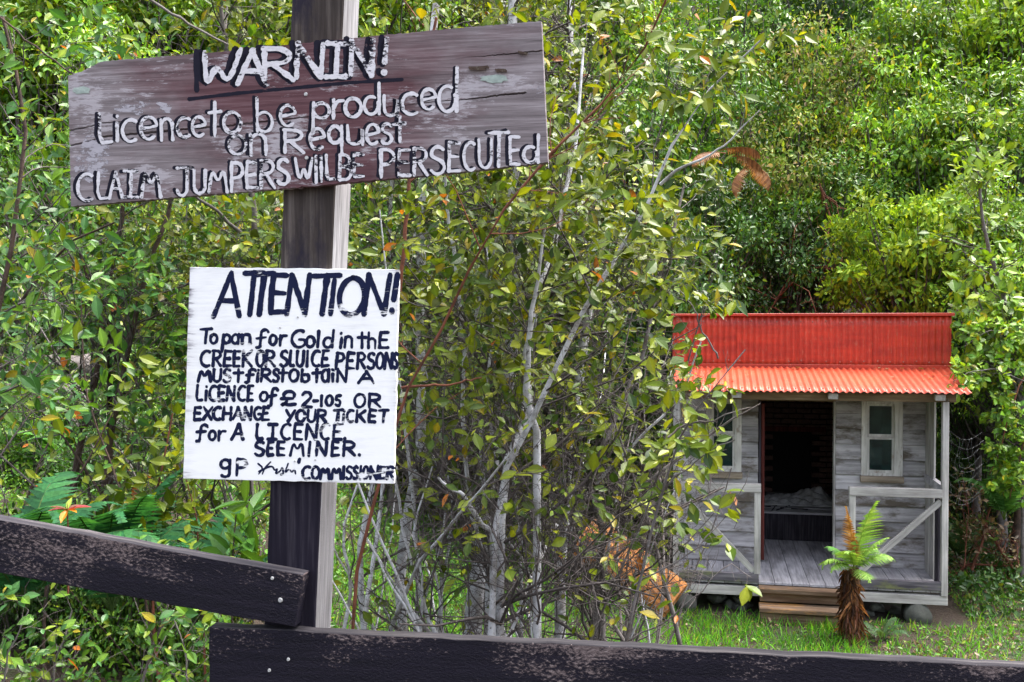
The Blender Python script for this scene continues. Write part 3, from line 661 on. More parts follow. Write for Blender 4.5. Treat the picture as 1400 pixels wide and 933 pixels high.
for (x, y, w_) in ((655, 93, 12), (686, 97, 8), (716, 72, 5)):      # splintered bark left on the board
    for k in range(3):
        a = on_plane(x-w_+rl.uniform(-3, 3), y+rl.uniform(-2, 2), OB+.004); c = on_plane(x+w_+rl.uniform(-3, 3), y+rl.uniform(-2, 3), OB+.006)
        me, M = beam_me('splinter', a, c, .003, .005, BARK_D); o = link('splinter', me, warn); o.matrix_local = Winv @ M

# ---- attention sign
OA = .014
ao = on_plane(398, 512, OA)
att = empty('sign', ao, 'square white painted notice headed ATTENTION, nailed to the post below the long board', 'sign', rz=-TH)
m, n, l, b = newmat('white_painted_plywood'); v, _ = coords(n, l, (9, 60, 70), False)
g = N(n, 'TexNoise', Scale=1., Detail=7., Roughness=.7); l.new(v, g.inputs['Vector'])
v2, _ = coords(n, l, (3, 3, 3), False); g2 = N(n, 'TexNoise', Scale=1., Detail=4.); l.new(v2, g2.inputs['Vector'])
mu = N(n, 'Math', operation='ADD'); l.new(g.outputs[0], mu.inputs[0]); l.new(g2.outputs[0], mu.inputs[1])
tc = n.new('ShaderNodeTexCoord'); sx = n.new('ShaderNodeSeparateXYZ'); l.new(tc.outputs['Object'], sx.inputs[0])
ed = []
for k, h in ((0, .292), (2, .288)):
    ab = N(n, 'Math', operation='ABSOLUTE'); l.new(sx.outputs[k], ab.inputs[0]); mr = N(n, 'MapRange'); mr.inputs[1].default_value = h-.02; mr.inputs[2].default_value = h+.01; mr.inputs[3].default_value = 0; mr.inputs[4].default_value = .2
    l.new(ab.outputs[0], mr.inputs[0]); ed.append(mr)
s1 = N(n, 'Math', operation='ADD'); l.new(ed[0].outputs[0], s1.inputs[0]); l.new(ed[1].outputs[0], s1.inputs[1])
s2 = N(n, 'Math', operation='SUBTRACT'); l.new(mu.outputs[0], s2.inputs[0]); l.new(s1.outputs[0], s2.inputs[1])
hv = N(n, 'Math', operation='MULTIPLY'); hv.inputs[1].default_value = .5; l.new(s2.outputs[0], hv.inputs[0])
r = ramp(n, [(.3, (.12, .11, .12)), (.345, (.5, .49, .52)), (.385, (.76, .76, .77)), (.5, (.87, .87, .88))]); l.new(hv.outputs[0], r.inputs[0])
l.new(r.outputs[0], b.inputs['Base Color']); b.inputs['Roughness'].default_value = .5
bp = N(n, 'Bump', Strength=.25, Distance=.002); l.new(g.outputs[0], bp.inputs['Height']); l.new(bp.outputs[0], b.inputs['Normal'])
pts = rough_edge(outline([(250.3, 654.5), (538.5, 661.8), (545.5, 369), (259.5, 365.5)], OA, ao), .02, .0007, rl)
link('board', prism_me('board', pts, 0, .0135, m, .0008), att)
lnb = letters(ATT_BIG, .1, -2, 0, rl, .5)
link('heading_lettering', strokes_mesh('heading_lettering', lnb, 7.8, OA, ao, P_INK, rl, .1, .0006), att)
lns = letters(ATT, .06, 0, 0, rl, .35)
link('lettering', strokes_mesh('lettering', lns, 4.5, OA, ao, P_INK, rl, .16, .0006), att)
link('signature', strokes_mesh('signature', CURSIVE, 2.6, OA, ao, P_INK, rl, .2, .0006), att)
Ainv = Matrix.Rotation(-TH, 4, 'Z'); Ainv.translation = Vector(ao); Ainv = Ainv.inverted()
NAILD = plain('rusty_nail', (.08, .05, .04), .7)
for x, y in ((407, 434), (403, 631), (383, 448), (431, 629)):
    nail(on_plane(x, y, OA+.0005), NF, .003, att, Ainv)

# ------------------------------------------------------------------ the hut
HT = rad(11.); HL = (2.014, 12.3); HZ = -1.55
hut = empty('hut', (HL[0], HL[1], HZ), 'small grey weatherboard hut with red corrugated iron front and open doorway', 'hut', rz=-HT)
HM = Matrix.Rotation(-HT, 4, 'Z'); HM.translation = Vector((HL[0], HL[1], HZ))
def hw(u, v, w): return np.array(HM @ Vector((u, v, w)))
GREYW = wood('grey_weatherboard', (.24, .225, .23), (.4, .38, .39), (.54, .52, .53), 0, 30, tone=.2, bump=.2, stain=(.12, .1, .08), stain_amt=.5, stain_scale=5)
GREYV = wood('grey_floor_timber', (.22, .21, .22), (.38, .365, .385), (.54, .52, .55), 1, 36, tone=.14)
GREYX = wood('grey_frame_timber', (.25, .235, .22), (.41, .39, .37), (.55, .53, .5), 0, 40, tone=.12)
GREYZ = wood('grey_post_timber', (.25, .235, .22), (.41, .39, .37), (.55, .53, .5), 2, 40, tone=.12)
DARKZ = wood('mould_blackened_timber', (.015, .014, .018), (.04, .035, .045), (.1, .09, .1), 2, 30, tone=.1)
BROWN = wood('brown_beam_timber', (.1, .065, .035), (.2, .14, .08), (.32, .25, .16), 0, 36, tone=.1)
STEPW = wood('rusty_brown_step_timber', (.08, .05, .035), (.2, .13, .085), (.32, .24, .18), 0, 30, tone=.2, stain=(.4, .2, .06), stain_amt=.35, stain_scale=3)
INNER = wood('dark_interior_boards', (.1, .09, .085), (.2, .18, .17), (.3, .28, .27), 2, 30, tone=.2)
WPAINT = wood('flaking_white_paint', (.4, .37, .33), (.6, .58, .54), (.72, .7, .66), 2, 40, tone=.08, stain=(.3, .24, .19), stain_amt=.25, stain_scale=14)
SILLW = wood('bare_sill_timber', (.16, .12, .08), (.3, .24, .18), (.42, .36, .28), 0, 40, tone=.1)
REDD = wood('red_door_paint', (.06, .015, .012), (.12, .03, .025), (.2, .06, .05), 2, 30, tone=0)
def redmat(name, a, bcol, fade, rough):
    m, n, l, b = newmat(name); v, rn = coords(n, l, (1.2, 1.2, 6))
    g = N(n, 'TexNoise', Scale=1., Detail=5., Roughness=.6); l.new(v, g.inputs['Vector'])
    r = ramp(n, [(.3, a), (.65, bcol)]); l.new(g.outputs[0], r.inputs[0])
    v2, _ = coords(n, l, (40, 40, 12)); g2 = N(n, 'TexNoise', Scale=1., Detail=6., Roughness=.7); l.new(v2, g2.inputs['Vector'])
    r2 = ramp(n, [(.54, 0.), (.74, .6)]); l.new(g2.outputs[0], r2.inputs[0])
    c = mixc(n, l, r2.outputs[0], r.outputs[0], fade)
    mr = N(n, 'MapRange'); mr.inputs[3].default_value = .88; mr.inputs[4].default_value = 1.1; l.new(rn, mr.inputs[0])
    c = mixc(n, l, 1., c, mr.outputs[0], 'MULTIPLY'); l.new(c, b.inputs['Base Color']); b.inputs['Roughness'].default_value = rough
    bp = N(n, 'Bump', Strength=.15, Distance=.003); l.new(g2.outputs[0], bp.inputs['Height']); l.new(bp.outputs[0], b.inputs['Normal'])
    return m
RED1 = redmat('red_painted_iron', (.25, .014, .005), (.42, .03, .007), (.4, .14, .08), .5)
RED2 = redmat('faded_orange_red_iron', (.36, .035, .012), (.47, .06, .02), (.55, .26, .17), .5)
rh = np.random.default_rng(21)
PD = 1.05        # porch depth
HWID = 3.12; DEP = 3.3
def corr(name, u0, u1, p0, p1, mat, pitch=.078, amp=.011, label=None, nlen=6, lift=0.):
    """corrugated sheet; p0,p1 = (v,w) at its two ends, corrugations run from p0 to p1"""
    nu = int((u1-u0)/pitch*8)+1; us = np.linspace(u0, u1, nu); d = np.array([p1[0]-p0[0], p1[1]-p0[1]]); L = np.linalg.norm(d); d /= L; nn = np.array([d[1], -d[0]])
    V = []
    for k in range(nlen):
        t = k/(nlen-1); 
        for uu in us:
            h = amp*math.sin(uu/pitch*2*math.pi)+lift
            bend = .004*math.sin(uu*2.1+t*3)
            V.append((uu, p0[0]+d[0]*L*t+nn[0]*(h+bend), p0[1]+d[1]*L*t+nn[1]*(h+bend)))
    q = np.arange(nlen-1)[:, None]*nu+np.arange(nu-1)[None]; F = np.stack([q, q+1, q+nu+1, q+nu], -1).reshape(-1, 4)
    o = link(name, npmesh(name, V, F, mat, smooth=True), hut)
    s = o.modifiers.new('thickness', 'SOLIDIFY'); s.thickness = .0015; s.offset = 0
    return o
# parapet sheets (stand on the wall line) and awning sheets
UL, UR = -.08, 3.39
edges = [UL, .72, 1.56, 2.42, UR]
for k in range(4):
    corr('parapet_sheet', edges[k]-(.02 if k else 0), edges[k+1]+.02 if k < 3 else UR, (PD-.03, 2.50), (PD-.03, 3.235), RED1, lift=.007*(k % 2))
link('parapet_capping', prism_me('parapet_capping', [(UL-.02, 3.222), (UR+.03, 3.222), (UR+.03, 3.262), (UL-.02, 3.255)], PD-.062, PD+.03, RED1, .004), hut)
for k, (a, c) in enumerate(((-.06, .66), (.64, 1.55), (1.53, 2.44), (2.42, 3.345))):
    corr('awning_sheet', a, c, (-.2, 2.325), (PD-.045, 2.56), RED2, lift=-.003*(k % 2))
link('flashing', prism_me('flashing', [(UL-.03, 2.545), (UR+.02, 2.545), (UR+.02, 2.60), (UL-.03, 2.60)], PD-.07, PD-.052, RED1, .003), hut)
SCREW = plain('pale_roofing_nail', (.3, .12, .09), .5, .2, .2, 40)
smesh = box_me('roofing_nail', (-.008, -.006, -.008), (.008, .006, .008), SCREW, .002)
for k in range(22):
    uu = UL+.08+k*.156
    for vv, ww in ((PD-.046, 2.64), (PD-.046, 3.15)): link('roofing_nail', smesh, hut, (uu+rh.normal()*.01, vv, ww+rh.normal()*.006))
    link('roofing_nail', smesh, hut, (uu, -.1, 2.36))
# roof behind the parapet
for k in range(4): corr('roof_sheet', edges[k]-(.02 if k else 0), edges[k+1], (PD+.02, 3.02), (PD+DEP+.2, 2.45), RED1, lift=.003*(k % 2))
beam('roof_edge_board', (UR-.03, PD+.03, 2.94), (UR-.03, PD+DEP, 2.38), .03, .14, BROWN, hut)
# weatherboards on the front
openings = [(1.03, 2.0, -.1, 2.12), (.36, .815, 1.16, 2.14), (2.315, 2.815, 1.16, 2.14)]
def wboard(u0, u1, z0, h, vv, back=False):
    j = rh.normal()*.002
    pts = [(vv-.042, z0), (vv-.0+.004, z0), (vv+.002, z0+h+.015), (vv-.006, z0+h+.015)]
    bm = bmesh.new(); vs = []
    for uu in (u0, u1): vs.append([bm.verts.new((uu, p[0]+j, p[1]+rh.normal()*.0012)) for p in pts])
    for a in range(4): bm.faces.new((vs[0][a], vs[0][(a+1) % 4], vs[1][(a+1) % 4], vs[1][a]))
    bm.faces.new(vs[0][::-1]); bm.faces.new(vs[1]); bmesh.ops.bevel(bm, geom=[e for e in bm.edges if abs(e.verts[0].co.x-e.verts[1].co.x) > .01], offset=.0025, segments=1, affect='EDGES')
    return link('weatherboard', bmdone(bm, 'weatherboard', GREYW), hut)
z0 = 0.0
while z0 < 2.45:
    h = .197
    ints = [(0.02, HWID-.02)]
    for (a, c, za, zb) in openings:
        if z0 < zb-.03 and z0+h > za+.05:
            ints = [s for (p, q) in ints for s in ((p, min(q, a)), (max(p, c), q)) if s[1]-s[0] > .05]
    for p, q in ints: wboard(p+rh.uniform(0, .004), q-rh.uniform(0, .004), z0+.006, h-.02, PD)
    z0 += h
# other walls: inner lining and outer boards
def wall_boards(name, a, c, z1, mat, inside):
    n_ = int(math.dist(a, c)/.2); 
    for k in range(n_):
        p = [a[i]+(c[i]-a[i])*k/n_ for i in range(2)]; q = [a[i]+(c[i]-a[i])*(k+.97)/n_ for i in range(2)]
        me, M = beam_me(name, (p[0], p[1], z1/2), (q[0], q[1], z1/2), .02, z1, mat); o = link(name, me, hut); o.matrix_local = M
wall_boards('wall_board', (0.0, PD+.03), (0.0, PD+DEP), 2.5, INNER, 1)
wall_boards('wall_board', (HWID, PD+.03), (HWID, PD+DEP), 2.5, INNER, 1)
wall_boards('wall_board', (0.0, PD+DEP), (HWID, PD+DEP), 2.45, INNER, 1)
link('ceiling_lining', box_me('ceiling_lining', (.01, PD+.04, 2.36), (HWID-.01, PD+DEP-.02, 2.38), INNER, .003), hut)
# corner trims on the front wall
for uu in (-.035, HWID-.03): link('corner_post', box_me('corner_post', (uu, PD-.06, 0), (uu+.07, PD+.03, 2.5), GREYZ, .004), hut)
# door opening: jambs, red door standing open inside on the left
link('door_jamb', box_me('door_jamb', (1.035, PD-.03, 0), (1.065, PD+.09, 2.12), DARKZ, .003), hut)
link('door_jamb', box_me('door_jamb', (1.975, PD-.028, 0), (1.998, PD+.09, 2.12), GREYZ, .003), hut)
link('door_head', box_me('door_head', (1.03, PD-.031, 2.121), (2.0, PD+.09, 2.17), BROWN, .003), hut)
door = link('door', box_me('door', (1.07, PD-.01, .03), (1.11, PD+.82, 2.08), REDD, .003), hut)
for zz in (.3, 1.05, 1.8): link('hinge', box_me('hinge', (1.111, PD+.005, zz), (1.118, PD+.3, zz+.04), DARKZ, .001), door)
# windows
def glass():
    m, n, l, b = newmat('old_window_glass'); b.inputs['Base Color'].default_value = (.012, .035, .035, 1); b.inputs['Roughness'].default_value = .12
    v, _ = coords(n, l, (6, 6, 6)); g = N(n, 'TexNoise', Scale=1., Detail=5., Roughness=.7); l.new(v, g.inputs['Vector'])
    r = ramp(n, [(.38, (.006, .015, .016)), (.55, (.02, .05, .048)), (.72, (.09, .12, .11))]); l.new(g.outputs[0], r.inputs[0]); l.new(r.outputs[0], b.inputs['Base Color'])
    t = n.new('ShaderNodeBsdfTransparent'); t.inputs[0].default_value = (.55, .75, .72, 1); mx = n.new('ShaderNodeMixShader'); mx.inputs[0].default_value = .3
    l.new(b.outputs[0], mx.inputs[1]); l.new(t.outputs[0], mx.inputs[2]); l.new(mx.outputs[0], n['Material Output'].inputs[0]); return m
GLASS = glass()
def window(u0, u1, z0, z1, rw):
    bm = bmesh.new()
    def bx(a, c):
        r = bmesh.ops.create_cube(bm, size=1)
        for v in r['verts']: v.co = Vector([(a[i]+c[i])/2+v.co[i]*(c[i]-a[i]) for i in range(3)])
    bx((u0, PD-.04, z0), (u0+.07, PD+.05, z1)); bx((u1-rw, PD-.04, z0), (u1, PD+.05, z1)); bx((u0+.07, PD-.039, z0), (u1-rw, PD+.05, z0+.035)); bx((u0+.07, PD-.039, z1-.04), (u1-rw, PD+.05, z1))
    fr = link('window', bmdone(bm, 'window', WPAINT), hut)
    a, c = u0+.071, u1-rw-.001; mid = (z0+z1)/2+.0
    for (za, zb, vv) in ((z0+.036, mid+.012, PD-.012), (mid+.014, z1-.041, PD+.01)):
        bm = bmesh.new(); s = .028
        for q, w_ in (((a, vv-.012, za), (a+s, vv+.012, zb)), ((c-s, vv-.012, za), (c, vv+.012, zb)), ((a+s, vv-.0115, za), (c-s, vv+.0115, za+s+.008)), ((a+s, vv-.0115, zb-s), (c-s, vv+.0115, zb))):
            r = bmesh.ops.create_cube(bm, size=1)
            for v in r['verts']: v.co = Vector([(q[i]+w_[i])/2+v.co[i]*(w_[i]-q[i]) for i in range(3)])
        link('sash', bmdone(bm, 'sash', WPAINT), fr)
        link('pane', box_me('pane', (a+s-.004, vv-.002, za+.03), (c-s+.004, vv+.002, zb-.024), GLASS, 0), fr)
    link('sill', box_me('sill', (u0-.015, PD-.085, z0-.082), (u1+.012, PD+.03, z0-.002), SILLW, .004), fr)
window(.36, .815, 1.18, 2.14, .085); window(2.315, 2.815, 1.18, 2.14, .1)
# floor boards, running front to back through the doorway
x = .0
ks = 0
while x < HWID-.02:
    w_ = .198+rh.uniform(-.012, .012); w_ = min(w_, HWID-x)
    link('floorboard', box_me('floorboard', (x+.003, .0+rh.uniform(-.008, .008), -.03+rh.uniform(-.002, .001)), (x+w_-.003, PD+DEP-.05, rh.uniform(-.003, .003)), GREYV, .003), hut); x += w_
# bearer, joists, front plates
beam('bearer', (-.02, .03, -.115), (HWID+.02, .03, -.115), .09, .11, GREYX, hut)
beam('bearer', (-.02, PD, -.10), (HWID+.02, PD, -.10), .09, .11, GREYX, hut)
beam('bearer', (-.02, PD+DEP-.1, -.10), (HWID+.02, PD+DEP-.1, -.10), .09, .11, GREYX, hut)
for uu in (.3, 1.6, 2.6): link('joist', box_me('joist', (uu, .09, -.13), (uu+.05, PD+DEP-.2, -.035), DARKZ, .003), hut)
MOULD = wood('mouldy_plate_timber', (.05, .045, .055), (.12, .11, .125), (.27, .25, .26), 0, 36, tone=.05, stain=(.16, .17, .08), stain_amt=.3, stain_scale=6)
beam('floor_plate', (-.02, .0, .052), (.99, .0, .052), .06, .1, MOULD, hut); beam('floor_plate', (2.02, .0, .052), (HWID+.02, .0, .052), .06, .1, MOULD, hut)
# posts, rails, braces
link('porch_post', box_me('porch_post', (-.035, -.035, -.06), (.04, .05, 2.26), GREYZ, .004), hut); link('porch_post', box_me('porch_post', (HWID-.055, -.035, -.06), (HWID+.015, .05, 2.26), GREYZ, .004), hut)
for uu in (.935, 2.03): link('railing_post', box_me('railing_post', (uu, -.03, .10), (uu+.075, .03, 1.09), GREYZ, .004), hut)
beam('railing_rail', (.04, .0, 1.14), (1.012, .0, 1.14), .085, .1, GREYX, hut); beam('railing_rail', (2.03, .0, 1.14), (HWID-.055, .0, 1.14), .085, .1, GREYX, hut)
beam('railing_brace', (.045, .005, 1.05), (.93, .005, .13), .04, .07, GREYX, hut, bev=.002); beam('railing_brace', (HWID-.06, .005, 1.05), (2.11, .005, .13), .04, .07, GREYX, hut, bev=.002)
# end of the porch on the right: rail, blackened plank, wall post
beam('side_rail', (HWID-.02, .05, 1.18), (HWID-.02, PD-.06, 1.18), .06, .1, GREYV, hut)
link('side_plank', box_me('side_plank', (HWID-.035, .25, .0), (HWID-.012, .45, 1.13), DARKZ, .003), hut)
link('side_plank', box_me('side_plank', (HWID-.035, .52, .0), (HWID-.012, .745, 2.3), GREYZ, .003), hut)
link('side_plank', box_me('side_plank', (HWID-.036, .76, .0), (HWID-.014, .98, 2.3), GREYZ, .003), hut)
link('side_plank', box_me('side_plank', (-.02, .5, .0), (.0, .72, 2.3), GREYZ, .003), hut)
# eave beam and rafter ends
beam('eave_beam', (-.1, .0, 2.262), (HWID+.09, .0, 2.262), .07, .1, BROWN, hut)
for uu in (.72, 1.83, 3.02, -.05): beam('rafter', (uu, -.12, 2.27), (uu, PD-.03, 2.475), .11, .07, GREYX, hut)
beam('wall_plate', (0, PD-.05, 2.43), (HWID, PD-.05, 2.43), .04, .1, BROWN, hut)
# steps
steps = empty('doorstep', hw(1.47, -.2, 0), 'two stacked timber planks forming the rusty brown doorstep of the hut', 'step', rz=-HT)
gz = float(terrain(*hw(1.5, -.2, 0)[:2]))-HZ
def sbox(name, a, c, mat): return link(name, box_me(name, (a[0]-1.47, a[1]+.2, a[2]), (c[0]-1.47, c[1]+.2, c[2]), mat, .006, .003, rh), steps)
sbox('tread', (.985, -.23, -.075), (2.01, -.06, -.02), STEPW); sbox('riser', (1.0, -.12, -.2), (2.0, -.07, -.08), STEPW)
sbox('tread', (.985, -.40, -.26), (2.02, -.13, -.21), STEPW); sbox('riser', (1.0, -.36, gz-.05), (2.01, -.31, -.265), STEPW)
for uu in (1.0, 1.95): sbox('side_cheek', (uu, -.31, gz-.04), (uu+.05, -.125, -.265), STEPW)
# concrete / log piers
PIER = plain('mossy_pier', (.075, .078, .068), .9, 0, .35, 14, .5)
def pier(u, v, label):
    z = -.17; p = hw(u, v, 0)
    bm = bmesh.new(); bmesh.ops.create_cone(bm, cap_ends=True, segments=20, radius1=.15, radius2=.15, depth=.34)
    bmesh.ops.bevel(bm, geom=[e for e in bm.edges if e.is_boundary or len(e.link_faces) == 2 and abs(e.link_faces[0].normal.z-e.link_faces[1].normal.z) > .5], offset=.025, segments=2, affect='EDGES')
    for v_ in bm.verts: v_.co *= (1+.04*math.sin(v_.co.x*30+v_.co.z*17))
    bmesh.ops.rotate(bm, verts=bm.verts, matrix=Matrix.Rotation(rad(90), 3, 'X'))
    o = link('pier', bmdone(bm, 'pier', PIER, True)); o.location = (p[0], p[1], HZ-.32); o.rotation_euler = (0, 0, -HT)
    tag(o, label, 'pier'); return o
pier(2.82, .13, 'round mossy pier under the right end of the hut porch'); pier(.1, .13, 'round mossy pier under the left end of the hut porch, by the grass')
for (u, v) in ((.1, PD+DEP-.15), (2.9, PD+DEP-.15)):
    pier(u, v, 'round pier under the back of the hut near its '+('left' if u < 1 else 'right')+' corner')
# rocks in the gap under the porch
def rock_me(rng, s):
    bm = bmesh.new(); bmesh.ops.create_icosphere(bm, subdivisions=2, radius=1); k = rng.uniform(1, 3, 3); ph = rng.uniform(0, 6, 3)
    for v in bm.verts:
        c = v.co; f = 1+.16*math.sin(c.x*k[0]*1.6+ph[0])+.14*math.sin(c.y*k[1]*1.7+ph[1])+.1*math.sin(c.z*4+ph[2]); v.co = Vector((c.x*1.2*f*s, c.y*f*s, c.z*.75*f*s))
    return bmdone(bm, 'rock', PIER, True)
rmes = [rock_me(rh, .075) for _ in range(4)]
for k in range(16):
    u = .32+.62*rh.random() if k < 11 else 2.15+.6*rh.random(); v = .1+.35*rh.random(); p = hw(u, v, 0); zz = float(terrain(p[0], p[1]))
    o = link('rock', rmes[k % 4]); o.location = (p[0], p[1], zz+.03+(.09 if k % 3 == 0 else 0)); o.rotation_euler = (rh.uniform(0, .5), rh.uniform(0, .5), rh.uniform(0, 6)); s = rh.uniform(.6, 1.2); o.scale = (s, s, s)
    tag(o, 'grey stone in the dark gap under the porch, left of the step' if k < 11 else 'grey stone in the dark gap under the porch, right of the step', 'rock', 'stones under the hut')
# inside: raised platform with litter, brick fireplace
HEARTH = wood('dusty_platform_boards', (.25, .24, .25), (.42, .41, .42), (.6, .58, .6), 0, 26, tone=.1)
bench = empty('platform', hw(1.6, PD+1.4, 0), 'dusty grey raised platform inside the dark hut, seen through the doorway', 'platform', rz=-HT)
for k in range(6):
    link('plank', box_me('plank', (-1.5, .0+k*.28, .38), (1.45, .272+k*.28, .415+rh.uniform(-.004, .004)), HEARTH, .004), bench)
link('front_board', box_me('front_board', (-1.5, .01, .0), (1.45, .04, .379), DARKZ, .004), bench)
BRICK = plain('sooty_red_brick', (.13, .07, .06), .9, 0, .4, 20, .5); SOOT = plain('soot', (.012, .011, .011), .95)
fp = empty('fireplace', hw(1.72, PD+DEP-.25, .42), 'brick fireplace with a sooty opening at the back of the hut interior', 'fireplace', rz=-HT)
bmes = [box_me('brick', (-.11, -.05, -.035), (.11, .05, .035), BRICK, .005, .002, rh) for _ in range(3)]
for r_ in range(22):
    zz = .04+r_*.085
    for k in range(7):
        xx = -.66+k*.235+(.115 if r_ % 2 else 0)
        if abs(xx) < .36 and zz < 1.0: continue
        o = link('brick', bmes[(k+r_) % 3], fp, (xx, .02, zz)); 
link('fireback', box_me('fireback', (-.8, .08, 0), (.85, .12, 1.95), SOOT, .002), fp)
link('lintel', box_me('lintel', (-.5, -.045, .98), (.5, .0, 1.06), REDD, .004), fp)
# litter: crumpled sheet, sticks
CLOTH = plain('crumpled_pale_cloth', (.55, .54, .54), .95, 0, .35, 8, .4)
nu = 30; V = []
for j in range(nu):
    for k in range(nu):
        x, y = k/(nu-1), j/(nu-1); z = .035*abs(math.sin(x*13+y*5))+.03*abs(math.sin(y*17-x*6))+.02*math.sin(x*31+y*23)+.16*math.exp(-((x-.8)**2+(y-.6)**2)*12)
        e = min(x, 1-x, y, 1-y); V.append((x*1.1-.35+.03*math.sin(y*9), y*.75, z*min(1, e*7)+.008))
q = np.arange(nu-1)[:, None]*nu+np.arange(nu-1)[None]; F = np.stack([q, q+1, q+nu+1, q+nu], -1).reshape(-1, 4)
cl = link('cloth', npmesh('cloth', V, F, CLOTH, smooth=True)); cl.location = hw(1.5, PD+1.85, .418); cl.rotation_euler = (0, 0, -HT)
sm = cl.modifiers.new('thickness', 'SOLIDIFY'); sm.thickness = .004
tag(cl, 'crumpled pale cloth lying on the platform inside the hut', 'cloth')
for k in range(7):
    me = box_me('stick', (0, -.008, 0), (rh.uniform(.2, .5), .008, .014), HEARTH if k % 2 else DARKZ, .003)
    o = link('stick', me); o.location = hw(1.1+rh.random()*.8, PD+1.5+rh.random()*.35, .42); o.rotation_euler = (0, 0, rh.uniform(0, 6))
    tag(o, 'stick lying on the dusty platform inside the hut', 'stick', 'sticks on the hut platform')

# ------------------------------------------------------------------ split log slab on the lawn, left of the hut
ORANGE = wood('orange_split_wood', (.2, .075, .025), (.38, .15, .045), (.52, .27, .1), 0, 22, tone=0, stain=(.1, .05, .03), stain_amt=.2, stain_scale=5, bump=.8)
a = U(800, 732, 12.6); c = U(925, 822, 12.0)
V = []; F = []
ns, nc = 24, 17; dirv = c-a; L = np.linalg.norm(dirv)
for i_ in range(ns):
    t = i_/(ns-1)
    for k in range(nc):
        th = math.pi*(k/(nc-1)); rr = .29*(1-.15*t)*(1+.05*math.sin(k*2.3)+.03*math.sin(i_*.9+k))
        V.append((t*L, -rr*math.cos(th)*1.0, rr*math.sin(th)*.55))
    V.append((t*L, 0, -.03))
m_ = nc+1
for i_ in range(ns-1):
    for k in range(m_): F.append((i_*m_+k, i_*m_+(k+1) % m_, (i_+1)*m_+(k+1) % m_, (i_+1)*m_+k))
bm = bmesh.new(); vs = [bm.verts.new(v) for v in V]
for f in F: bm.faces.new([vs[i_] for i_ in f])
bm.faces.new([vs[k] for k in range(m_)][::-1]); bm.faces.new([vs[(ns-1)*m_+k] for k in range(m_)])
slab = link('split_log', bmdone(bm, 'split_log', ORANGE))
ex = dirv/L; face = nrm(np.array([-.2, -.9, .55])); ey = nrm(np.cross(face, ex)); ez = np.cross(ex, ey)
slab.matrix_world = Matrix(((ex[0], ey[0], ez[0], a[0]), (ex[1], ey[1], ez[1], a[1]), (ex[2], ey[2], ez[2], a[2]), (0, 0, 0, 1)))
tag(slab, 'orange split log leaning behind the thin trees beside the hut', 'log')
tag(link('stump', box_me('stump', (-.16, -.14, -.3), (.16, .14, .5), BARK_D, .05, .02, rh), None, (a[0]-.05, a[1]+.35, float(terrain(a[0], a[1])))), 'short dark stump that props up the orange split log', 'stump')

# ------------------------------------------------------------------ ferns
def frond_me(name, L, arch, width, pal, rng, lean=0, npin=22, droop=.0, mat=None):
    """a frond: stalk along +x arching down, two rows of toothed pinnae"""
    cols = []; V = []; F = []
    def rib(t): return np.array([L*t*math.cos(arch*t*.6), 0, L*(math.sin(arch*.0)+t*(.55-.0)-arch*.45*t*t)])
    W_, Fq = tubes(np.array([[rib(t) for t in np.linspace(0, 1, 9)]]), np.linspace(.006, .0015, 9)[None]*max(.5, L), 4)
    V += W_.tolist(); F += Fq.tolist(); c0 = np.array(pal[0]); cols += [c0*.7+np.array([.05, .03, 0])]*len(W_)
    for k in range(npin):
        t = .12+.87*k/(npin-1); p = rib(t); tn = nrm((rib(t+.02)-rib(t-.02)))
        w = width*math.sin(min(1, (t+.12)*1.02)*math.pi*.97)**.75*(1 if t > .3 else .75)
        for s in (-1, 1):
            d = nrm(np.array([.45*tn[0], s*1., .45*tn[2]-.25-droop])+rng.normal(size=3)*.05); nn = nrm(np.cross(d, tn)*s); cc = np.array(pal[rng.integers(len(pal))])*(1+rng.normal()*.12)
            sub = max(3, int(w/.03)) if w > .09 else 2; sub = min(sub, 6); i0 = len(V)
            hwid = L/npin*.52; pts = []
            for q_ in range(sub+1):
                f = q_/sub; ctr = p+d*w*f+np.array([0, 0, -.12*w*f*f]); hh = hwid*(1-f**1.6)*(1)
                pts.append(ctr+tn*hh); pts.append(ctr-tn*hh*.9)
            V += [list(x) for x in pts]; cols += [cc]*len(pts)
            for q_ in range(sub): F.append((i0+2*q_, i0+2*q_+2, i0+2*q_+3, i0+2*q_+1))
    return npmesh(name, V, F, mat or LEAF_SOFT, np.array(cols))
FP = {'lime': [(.2, .36, .07), (.16, .31, .055), (.27, .4, .1)], 'deep': [(.03, .14, .05), (.045, .17, .05), (.025, .1, .035)], 'mid': [(.07, .2, .04), (.1, .24, .05)], 'dead': [(.27, .12, .05), (.2, .09, .04), (.32, .17, .08)], 'dull': [(.05, .1, .04), (.06, .12, .05)]}
def fern(seed, loc, label, n_, L, width, pal, tilt=.5, name='fern', arch=1.2, group=None, npin=26, phase=0):
    rng = np.random.default_rng(seed); root = empty(name, loc, label, 'fern', group)
    mes = [frond_me('frond', L*rng.uniform(.75, 1.1), arch*rng.uniform(.8, 1.2), width, FP[pal], rng, npin=npin) for _ in range(3)]
    for k in range(n_):
        o = link('frond', mes[k % 3], root); o.rotation_euler = (rng.normal()*.12, -tilt*rng.uniform(.5, 1.3), phase+k*2*math.pi/n_+rng.normal()*.25); s = rng.uniform(.8, 1.15); o.scale = (s, s, s)
    return root
